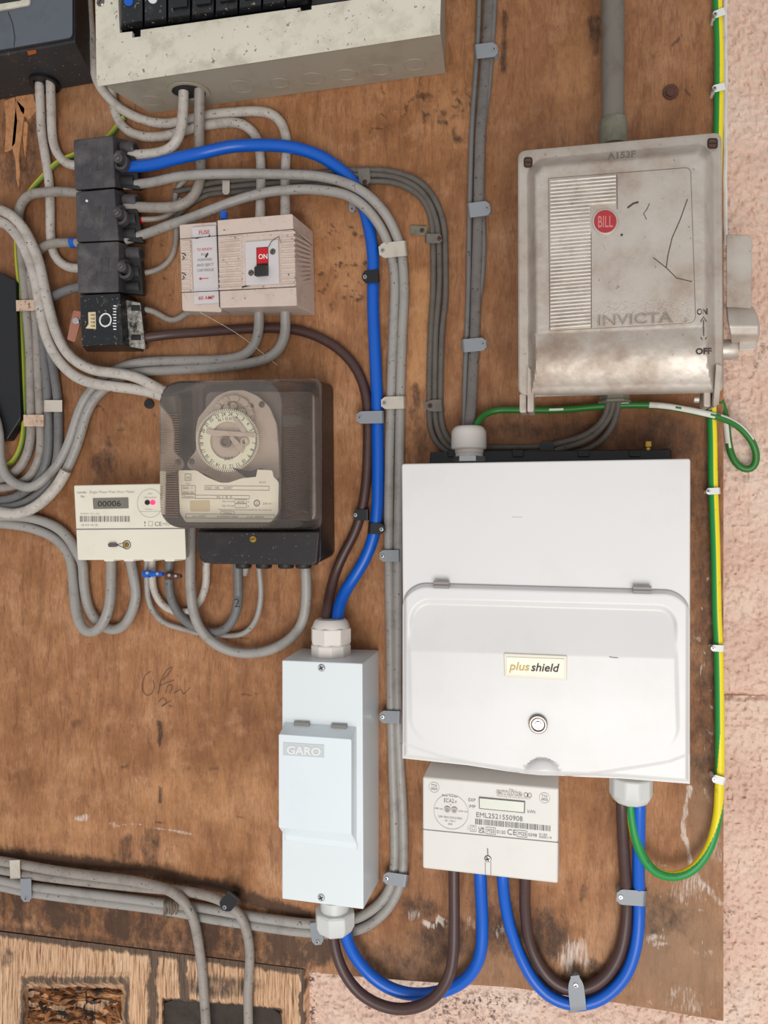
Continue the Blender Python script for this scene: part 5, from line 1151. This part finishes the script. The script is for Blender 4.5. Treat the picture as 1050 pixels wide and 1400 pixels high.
# ================================================================== large white enclosure
t = thing('consumer_unit', 'large white enclosure with a curved door, badge and round lock', 'consumer unit', 745, 850)
HP = .092
g = G(); loft(g, [(rpoly([(566, 640), (932, 634), (932, 1050), (568, 1022)], 3), .004), (rpoly([(549, 634), (944, 627), (943, 1072), (552, 1037)], 4), HP)]); build('casing', g, 'plus', t, bevel=.002)
g = G(); loft(g, [(rect(590, 619, 918, 640, -.012), 0), (rect(588, 618, 915, 640, -.012), .022)])
for x in (612, 700, 790, 860): loft(g, [(rect(x, 615, x + 16, 625), .004), (rect(x, 615, x + 16, 625), .024)])
build('back_plate', g, 'clipblack', t, bevel=.001, label='black back plate along the top')
# door: column grid between top and bottom outlines
def lin_(x, pts): return np.interp(x, [p[0] for p in pts], [p[1] for p in pts])
def corner(x, xa, xb, r):  # extra drop for rounded ends
    d = np.clip(np.minimum(x - xa, xb - x), 0, r); return r - np.sqrt(np.maximum(0, r * r - (r - d) ** 2))
xs = np.concatenate([np.linspace(550.5, 590, 40)[:-1], np.linspace(590, 905, 90)[:-1], np.linspace(905, 943, 40)])
top = lin_(xs, [(550, 797), (945, 808)]) + corner(xs, 550.5, 943.0, 34) * .95
bott = lin_(xs, [(550, 1036.5), (640, 1046), (718, 1058), (740, 1060), (763, 1060.5), (850, 1064), (944, 1071.5)])
nv = 150; T = np.linspace(0, 1, nv)[:, None]; XX2 = np.repeat(xs[None, :], nv, 0); YY2 = top[None, :] + T * (bott - top)[None, :]
itop = lin_(xs, [(550, 819.5), (945, 830)]); ibot = lin_(xs, [(550, 1003), (580, 1014), (620, 1020), (680, 1028), (740, 1034), (800, 1037.5), (860, 1037), (900, 1033), (930, 1018), (945, 1008)])
il = np.interp(YY2, [820, 880, 1000], [563, 557, 559]); ir = np.interp(YY2, [820, 1040], [924.5, 930])
dx = np.minimum(XX2 - il, ir - XX2); dy = np.minimum(YY2 - itop[None, :], ibot[None, :] - YY2)
R = 26.0
din = np.where((dx < R) & (dy < R), R - np.hypot(np.minimum(dx, R) - R, np.minimum(dy, R) - R), np.minimum(dx, dy))
ed = np.minimum(np.minimum(XX2 - xs[0], xs[-1] - XX2), np.minimum(YY2 - top[None, :], bott[None, :] - YY2))
Hd = HP + .0008 + .0046 * sm(0, 6, ed)
tt2 = (YY2 - (820 + (XX2 - 550) * .028)) / 205.0
panel = -.0050 + .0066 * (np.clip(tt2, 0, .34) / .34) - .0015 * sm(.6, 1.0, tt2)
Hd = Hd + sm(-1.5, 5.5, din) * (panel) 
arc = lin_(xs, [(550, 1016), (600, 1033), (650, 1044), (703, 1055), (718, 1060), (770, 1062), (820, 1056), (880, 1047), (915, 1041), (944, 1030)])[None, :]
Hd = Hd - .0022 * sm(-1, 1.2, YY2 - arc)
dm = np.hypot((XX2 - 741) / 24.0, (YY2 - 1060) / 23.0); Hd = Hd + .0065 * np.sqrt(np.clip(1 - dm ** 2, 0, 1))
door = gridmesh('door', XX2, YY2, Hd, 'plus', t, None, None, HP - .001)
g = G(); stroke(g, [(x, y - .6) for x, y in zip(xs[::3], top[::3])], 1.3, HP + .0004); build('door_gap', g, 'hinge', t)
for a, b, c in ((593, 799, 614), (865.5, 806, 890.5)):
    g = G()
    for dy_, w_ in ((-2.6, .0016), (2.6, .0016)):
        tube(g, [P(a, b + dy_, HP + .0052), P((a + c) / 2, b + dy_ + .3, HP + .0052), P(c, b + dy_ + .6, HP + .0052)], .0017, sides=10)
    prism(g, rect(a, b - 3, c, b + 3, .03), HP, HP + .0045, 0); build('hinge', g, 'hinge', t)
HB2 = HP + .0092
g = G(); prism(g, rpoly([(688.5, 893), (775.5, 896.5), (775, 930.5), (689.5, 925.5)], 2), HP, HB2 - .0008); build('badge_frame', g, 'badge', t, bevel=.0008)
g = G(); prism(g, rpoly([(692, 898), (772, 901), (771.5, 926.5), (692.5, 921.5)], 2), HP, HB2); ba = build('badge', g, 'paper', t, bevel=.0004)
g = G(); hb_ = HB2 + .0004
text(g, 'plus', 696, 916, 11, hb_, .035, ital=.22, bold=.012, width=27, m=1); text(g, 'shield', 725.5, 917.3, 11, hb_, .035, ital=.22, bold=.012, width=37, m=0); build('lettering', g, ['ink', 'gold'], t)
g = G(); c0 = (735.5, 991)
annulus(g, *c0, 8.5, 12.8, HP, HP + .0102); build('lock_rim', g, 'chrome', t, bevel=.0008)
g = G(); disc(g, *c0, 8.6, HP, HP + .0088); build('lock_barrel', g, 'chrome', t)
g = G(); disc(g, *c0, 4.2, HP + .0086, HP + .0108, 0, 6); annulus(g, *c0, 5.5, 6.8, HP + .0086, HP + .0094, 0, 12); build('lock_key_slot', g, 'steel', t)
g = G(); stroke(g, [(833, 898), (838, 899), (845, 899.5)], .9, HP + .0074); build('scratch', g, 'inkgrey', t); g = G(); stroke(g, [(700, 707), (714, 707.5)], .6, HP + .0004); build('scratch', g, 'logo', t)
t = thing('cable_gland', 'white ribbed gland on top of the large white enclosure', 'gland', 641, 605, 'cable glands on the white enclosures')
g = G(); lathe_v(g, 641, [(583, 17), (585, 20), (589, 22.5), (592, 23.2), (613, 23.5), (615, 21)], .022, n=36, ridges=.03); build('dome_nut', g, 'gland', t)
g = G(); lathe_v(g, 641.5, [(614, 19.5), (619, 19.5), (620, 18.5), (626, 19)], .022, n=30); build('thread', g, 'gland', t)
g = G(); lathe_v(g, 641.5, [(624, 22), (632, 22)], .022, n=6); build('locknut', g, 'steel', t, bevel=.0006, label='bright metal locknut')
t = thing('cable_gland', 'light grey gland under the right end of the large white enclosure', 'gland', 862, 1080, 'cable glands on the white enclosures')
g = G(); lathe_v(g, 862.5, [(1060, 29), (1084, 29), (1092, 25), (1097, 19)], .035, n=10); build('hexagonal_nut', g, 'glandgrey', t, bevel=.002, seg=3)

# ================================================================== lower meter
t = thing('electricity_meter', 'off-white digital meter with a long serial number under the large enclosure', 'meter', 670, 1130)
HE = .050
g = G(); loft(g, [([(592, 1034), (764, 1045), (765, 1190), (594, 1172)], 0), ([(577.6, 1062), (764, 1078), (763, 1208), (577.6, 1187)], HE)]); build('casing', g, 'meter2', t, bevel=.0018)
g = G(); prism(g, [(578, 1133.5), (763.5, 1151.5), (763.5, 1152.6), (578, 1134.6)], HE - .001, HE + .0003); build('joint_line', g, 'inkgrey', t)
g = G(); prism(g, rpoly([(654.5, 1090), (718, 1096), (717.5, 1112), (655, 1106)], 1), HE - .001, HE + .0012); build('display_frame', g, 'inkgrey', t, bevel=.0003)
g = G(); prism(g, rpoly([(655.8, 1091.5), (716.5, 1097), (716, 1110.5), (656, 1104.8)], 1), HE, HE + .0016); build('display', g, 'lcdlight', t)
g = G(); he = HE + .0004; S = .095
text(g, 'emlite', 678, 1085.5, 8.5, he, S, bold=.02, width=36, outline=.018, m=1); annulus(g, 719, 1087, 2, 3.4, he - .0002, he, 1); annulus(g, 724, 1087.6, 2, 3.4, he - .0002, he, 1)
text(g, 'Measuring, Monitoring and More', 679, 1088.8, 2.0, he, S, width=46, m=1)
text(g, 'EXP', 640, 1095.5, 4.4, he, S, width=10); text(g, 'IMP', 641, 1104.5, 4.4, he, S, width=9); text(g, 'kWh', 721, 1111.5, 4.4, he, S, width=11)
text(g, 'EML2521550908', 650.5, 1117, 6.6, he, S, width=64)
x = 650.5
while x < 753:
    w_ = random.choice([.6, .9, 1.5]); yy = 1119.5 + (x - 650.5) * S; stroke(g, [(x, yy), (x, yy + 7.5)], w_, he); x += w_ + random.choice([.5, .7, 1.1])
text(g, 'UK', 654, 1134.2, 3.4, he, S, width=9, bold=.02); text(g, 'CA', 654, 1138.6, 3.4, he, S, width=9, bold=.02)
text(g, 'M25', 666, 1138, 4.8, he, S, width=10); frame_rect(g, 664.5, 1131, 677.5, 1140, .5, he, S); text(g, '0120', 679, 1139.4, 4.4, he, S, width=12); text(g, 'CE', 693, 1141, 7.5, he, S, width=13)
text(g, 'M25', 708.5, 1142, 4.8, he, S, width=11); frame_rect(g, 707, 1135, 720.5, 1144, .5, he, S); text(g, '0598', 722, 1143.3, 4.2, he, S, width=12); text(g, '0120', 737, 1142, 2.8, he, S, width=11); text(g, 'SGS0119', 737, 1145.6, 2.8, he, S, width=17)
frame_rect(g, 643, 1128.5, 651, 1136.5, .6, he, S, 1); frame_rect(g, 645, 1130.5, 649, 1134.5, .5, he, S, 1); stroke(g, [(639, 1135), (640.5, 1128), (641.5, 1135)], .5, he, 1)
annulus(g, 616.5, 1110, 23.4, 23.9, he - .0002, he, 1, 44); text(g, 'Meter Number', 615, 1089.5, 2.6, he, S, 'C', width=22); text(g, 'ECA2.v', 615.5, 1097.5, 5.4, he, S, 'C', width=18); text(g, 'ac', 616, 1101, 2, he, S, 'C')
text(g, '1000 imp', 593.5, 1106, 2.2, he, S, width=12); text(g, 'kWh 0.5', 627, 1110, 2.2, he, S, width=12)
text(g, '230V 50Hz 0.25-5(100)A', 615.5, 1119, 2.6, he, S, 'C', width=33); text(g, '-25 - +55 C', 615, 1123.5, 2.4, he, S, 'C', width=15); text(g, '2025', 615.5, 1128, 2.4, he, S, 'C', width=6)
for cx, cy in ((593.5, 1076.5), (744.5, 1091)):
    annulus(g, cx, cy, 6.8, 7.2, he - .0002, he, 1, 26); text(g, 'TTA', cx, cy - .8, 3.2, he, S, 'C', width=8); text(g, '5825', cx, cy + 3.6, 3.2, he, S, 'C', width=9)
build('lettering', g, ['inkgrey', 'inkfaint'], t)
for x, y in ((611.5, 1107), (621, 1108)):
    g = G(); annulus(g, x, y, 2.6, 4.2, HE, HE + .0012, 0, 18); disc(g, x, y, 2.7, HE, HE + .0008, 1, 12); build('sensor', g, ['chrome', 'hinge'], t)
screw('screw', 667, 1174, 4.8, HE, t, 'chrome', 'cross', .4)
g = G(); stroke(g, [(666.5, 1160), (667, 1169)], 1.4, HE + .0005); stroke(g, [(663.5, 1179), (663.5, 1196)], .7, HE + .0005); stroke(g, [(671, 1179), (671, 1197)], .7, HE + .0005); build('sealing_slot', g, 'inkgrey', t)

# ================================================================== cast metal switch box
t = thing('switch_box', 'heavy cast aluminium switch box with a ribbed front, red badge and side lever', 'switch box', 848, 370)
HI = .078
g = G()
out = [(708, 206.5), (986.5, 181), (989, 537), (708.5, 541)]
loft(g, [(rpoly([(727, 224), (968, 200), (970, 520), (729, 526)], 8), 0), (rpoly([(716, 214), (979, 189), (982, 530), (717, 535)], 10), HI - .009), (rpoly(out, 12), HI - .006), (rpoly(out, 12), HI - .001), (rpoly([(710, 208.5), (984.5, 183.5), (987, 535), (710.5, 539)], 11), HI)])
build('body', g, 'cast', t, bevel=.0004, seg=1)
# lid height field
U, Vv = np.meshgrid(np.linspace(0, 1, 130), np.linspace(0, 1, 170))
q = [(718.5, 217), (977, 193), (979, 536), (721, 541)]
def bil(q, U, V):
    x = (1 - U) * (1 - V) * q[0][0] + U * (1 - V) * q[1][0] + U * V * q[2][0] + (1 - U) * V * q[3][0]
    y = (1 - U) * (1 - V) * q[0][1] + U * (1 - V) * q[1][1] + U * V * q[2][1] + (1 - U) * V * q[3][1]; return x, y
X3, Y3 = bil(q, U, Vv)
Wp, Hp = 258., 322.
a_ = U * Wp; b_ = (1 - U) * Wp; c_ = Vv * Hp
R = 26.; dd = np.minimum(a_, b_)
din = np.where((dd < R) & (c_ < R), R - np.hypot(R - np.minimum(dd, R), R - np.minimum(c_, R)), np.minimum(dd, c_))
# lugs at the top corners stay low for the screws
cor = np.minimum(np.hypot(a_ + 4, c_ + 4), np.hypot(b_ + 4, c_ + 4)); din = np.minimum(din, np.maximum(0, cor - 18) * .9)
H3 = HI - .0005 + .016 * sm(0, 15, din)
low_ = np.clip((Vv - .735) / .265, 0, 1)
cap = HI + .0155 * np.sqrt(np.clip(1 - (low_ * .995) ** 2.2, 0, 1)) - .0005 + .0035 * np.sin(np.clip(low_ * math.pi * 1.15, 0, math.pi)) * (1 - sm(.9, 1, low_))
H3 = np.where(Vv > .735, np.minimum(cap, HI - .0005 + (.0195) * sm(0, 15, din)), H3)
H3 = H3 + (fbm(X3 / 9, Y3 / 9, 3, 91) - .5) * .0006
gridmesh('lid', X3, Y3, H3, 'cast', t, None, None, HI - .004)
HL2 = HI + .0157
g = G(); L_ = [(750, 246.5), (843, 238), (843.5, 231), (938, 229.5 + 0), (946, 236), (951, 432), (944, 440), (808, 449.5), (752, 452)]
pl = rpoly([(750, 244), (944, 229), (951, 440.5), (752, 452)], [2, 8, 10, 2]); prism(g, pl, HL2 - .002, HL2 + .0006); build('name_panel', g, 'cast', t, bevel=.0003, seg=1)
g = G(); stroke(g, [(x, y) for x, y in rpoly([(750, 244), (944, 229), (951, 440.5), (752, 452)], [2, 8, 10, 2])] + [(750, 246)], 1.1, HL2 + .0002); stroke(g, [(843.5, 238), (844, 286)], 1.1, HL2 + .0009); stroke(g, [(808, 318), (808.5, 449)], 1.1, HL2 + .0009)
build('panel_groove', g, 'castline', t)
g = G()
for k in range(41):
    y = 246.5 + k * 5.02
    xr = 842.5 if y < 286 else (808 if y > 312 else 815)
    if 286 <= y <= 312: xr = 807
    s = -.083
    prism(g, [(752, y), (xr, y + s * (xr - 752)), (xr, y + s * (xr - 752) + 2.6), (752, y + 2.6)], HL2, HL2 + .0028)
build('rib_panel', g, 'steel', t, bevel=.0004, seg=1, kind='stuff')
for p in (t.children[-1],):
    p.data.materials[0] = M['casthighlight']
HT = HL2 + .0011
g = G(); text(g, 'A153F', 850, 216, 8.5, HI + .0162, -.10, 'C', outline=.03, width=38); build('cast_lettering', g, 'castline', t)
g = G(); text(g, 'INVICTA', 816, 445, 14, HT, -.045, outline=.035, width=104); build('name_lettering', g, 'cast', t)
g = G(); text(g, 'INVICTA', 816, 445, 14, HT - .0003, -.045, width=104); build('name_infill_lettering', g, 'castline', t)
g = G(); text(g, 'PHASE', 815, 362, 16, HT - .0009, -.07, outline=.022, width=84); build('worn_lettering', g, 'cast', t)
# stippled strip behind the name
g = G()
for k in range(420):
    x = random.uniform(812, 944); y = random.uniform(412, 444) - (x - 812) * .03
    r = random.uniform(.5, 1.1); c = P(x, y, HL2 + .0006); kk = MPP(x) * r
    g.add([(c[0] - kk, c[1], c[2] - kk), (c[0] + kk, c[1], c[2] - kk), (c[0], c[1], c[2] + kk), (c[0], c[1] - .0005, c[2])], [(0, 1, 3), (1, 2, 3), (2, 0, 3)])
build('stippled_strip', g, 'cast', t, kind='stuff')
g = G(); text(g, 'ON', 960, 430, 8, HL2 - .0002, -.03, 'C', outline=.04, width=15); text(g, 'OFF', 962, 484, 8, HI + .0178, -.03, 'C', outline=.04, width=22)
stroke(g, [(962, 437), (962, 464)], 1.2, HL2 + .001); stroke(g, [(958, 440), (962, 433), (966, 440)], 1.3, HL2 + .001); stroke(g, [(958, 461), (962, 468), (966, 461)], 1.3, HL2 + .0015); build('position_lettering', g, 'rotdark', t)
g = G(); disc(g, 827.5, 302.5, 18, HL2 - .001, HL2 + .0022, 0, 36); build('badge_rim', g, 'cast', t, bevel=.0006)
g = G(); disc(g, 827.5, 302.5, 15.4, HL2, HL2 + .0026, 0, 36); build('badge', g, 'redbadge', t, label='round red enamel badge')
g = G(); text(g, 'BILL', 827.5, 310.5, 15.5, HL2 + .0029, -.03, 'C', width=21, bold=.015); build('badge_lettering', g, 'badgetext', t)
for x, y, w_ in ((722, 221.5, 6), (974.5, 195.5, 7)):
    g = G(); prism(g, rpoly(rect(x - w_, y - 7, x + w_, y + 7), 4), HI - .001, HI + .0010, 1); prism(g, rpoly(rect(x - w_ + 1.6, y - 5.2, x + w_ - 1.6, y + 5.2), 3), HI, HI + .0022, 0)
    prism(g, rect(x - w_ + 1, y - 1, x + w_ - 1, y + 1), HI, HI + .0026, 1); build('lid_screw', g, ['rust', 'seam'], t, bevel=.0003, seg=1)
# scratches
for st_, w_, h_ in (([(940, 272), (930, 300), (919, 325), (913, 350), (911, 366)], 1.1, HT), ([(893, 352), (911, 366), (925, 380), (946, 385)], 1.0, HT), ([(858, 284), (866, 278), (873, 276)], 2.2, HT), ([(888, 278), (885, 285), (880, 292), (884, 300)], .9, HT), ([(921, 219), (925, 217)], 1.6, HL2), ([(849, 320), (851, 322)], 3.2, HT)):
    g = G(); stroke(g, st_, w_, h_ - .0001); build('scratch', g, 'rotdark', t)
# hinge arms
for nm, p1 in (('l', [(721.5, 500), (729.5, 512), (729.5, 563), (721, 563)]), ('r', [(979, 497), (987.5, 500), (983, 553), (975, 556)])):
    g = G(); prism(g, rpoly(p1, 2), HI - .02, HI + .004); build('hinge_arm', g, 'cast', t, bevel=.0008)
for x, y0_, y1_ in ((715, 538, 564), (967, 531, 556)):
    g = G(); prism(g, rpoly(rect(x - 5, y0_, x + 5, y1_), 3), HI - .022, HI - .003); build('hinge_lug', g, 'cast', t, bevel=.0008)
g = G(); lathe_h(g, 546, [(948, 4.5), (956, 5)], HI - .012); build('hinge_pin', g, 'cast', t, bevel=.0006)
g = G(); stroke(g, [(730, 540), (850, 535.5), (972, 530)], 6, HI - .001); loft(g, [(rect(729, 536, 973, 543, -.038), HI - .012), (rect(729, 536, 973, 543, -.038), HI + .001)]); build('bottom_edge', g, 'cast', t, bevel=.0018)
g = G(); lathe_v(g, 840, [(540, 20), (546, 20), (548, 22), (551, 22)], .018, n=6); build('bottom_locknut', g, 'coupler', t, bevel=.0006)
# lever
g = G(); lathe_h(g, 478, [(984, 14), (1000, 14), (1008, 12)], .040, n=20); build('lever_shaft', g, 'cast', t, bevel=.0006)
g = G(); loft(g, [(rpoly([(994, 322), (1026, 323), (1026, 440), (994, 436)], [2, 5, 2, 2]), .040), (rpoly([(993, 320), (1028.5, 322), (1027, 436), (993, 432)], [3, 8, 4, 4]), .052)]); build('lever_blade', g, 'cast', t, bevel=.002)
g = G()
prof = [(418, .050), (424, .058), (434, .064), (446, .066), (458, .062), (466, .054), (470, .046)]
rings = []
for y, h in prof:
    xl = 993 + max(0, y - 430) * .18; xr = 1027 + 11 * math.sin(min(1, (y - 416) / 30) * math.pi / 2) - max(0, y - 458) * .25
    rings.append([P(xl, y, h), P(xr, y, h - .003), P(xr + 1, y, h - .020), P(xl, y, h - .020)])
vs = [p for r in rings for p in r]; fs = []
for i in range(len(rings) - 1): fs += ring_faces(4 * i, 4 * i + 4, 4)
fs += [(3, 2, 1, 0), tuple(range(4 * len(rings) - 4, 4 * len(rings)))]
g.add(vs, fs); build('lever_boss', g, 'cast', t, bevel=.0015)
g = G(); loft(g, [(rpoly([(1012, 458), (1034, 452), (1033, 476), (1011, 478)], 3), .030), (rpoly([(1011, 462), (1037, 452), (1034, 478), (1010, 479.5)], 3), .048)]); build('lever_tail', g, 'cast', t, bevel=.0014)

# ================================================================== black box at the left edge
t = thing('black_box', 'flat black box at the left edge beside the old earth wire', 'box', 0, 490)
g = G(); prism(g, rpoly([(-120, 350), (0, 372), (21, 384), (27, 540), (28, 572), (9, 602), (-120, 606)], 3), 0.0, .0016 + .0105); build('casing', g, 'clipblack', t, bevel=.0014)
t_ = t
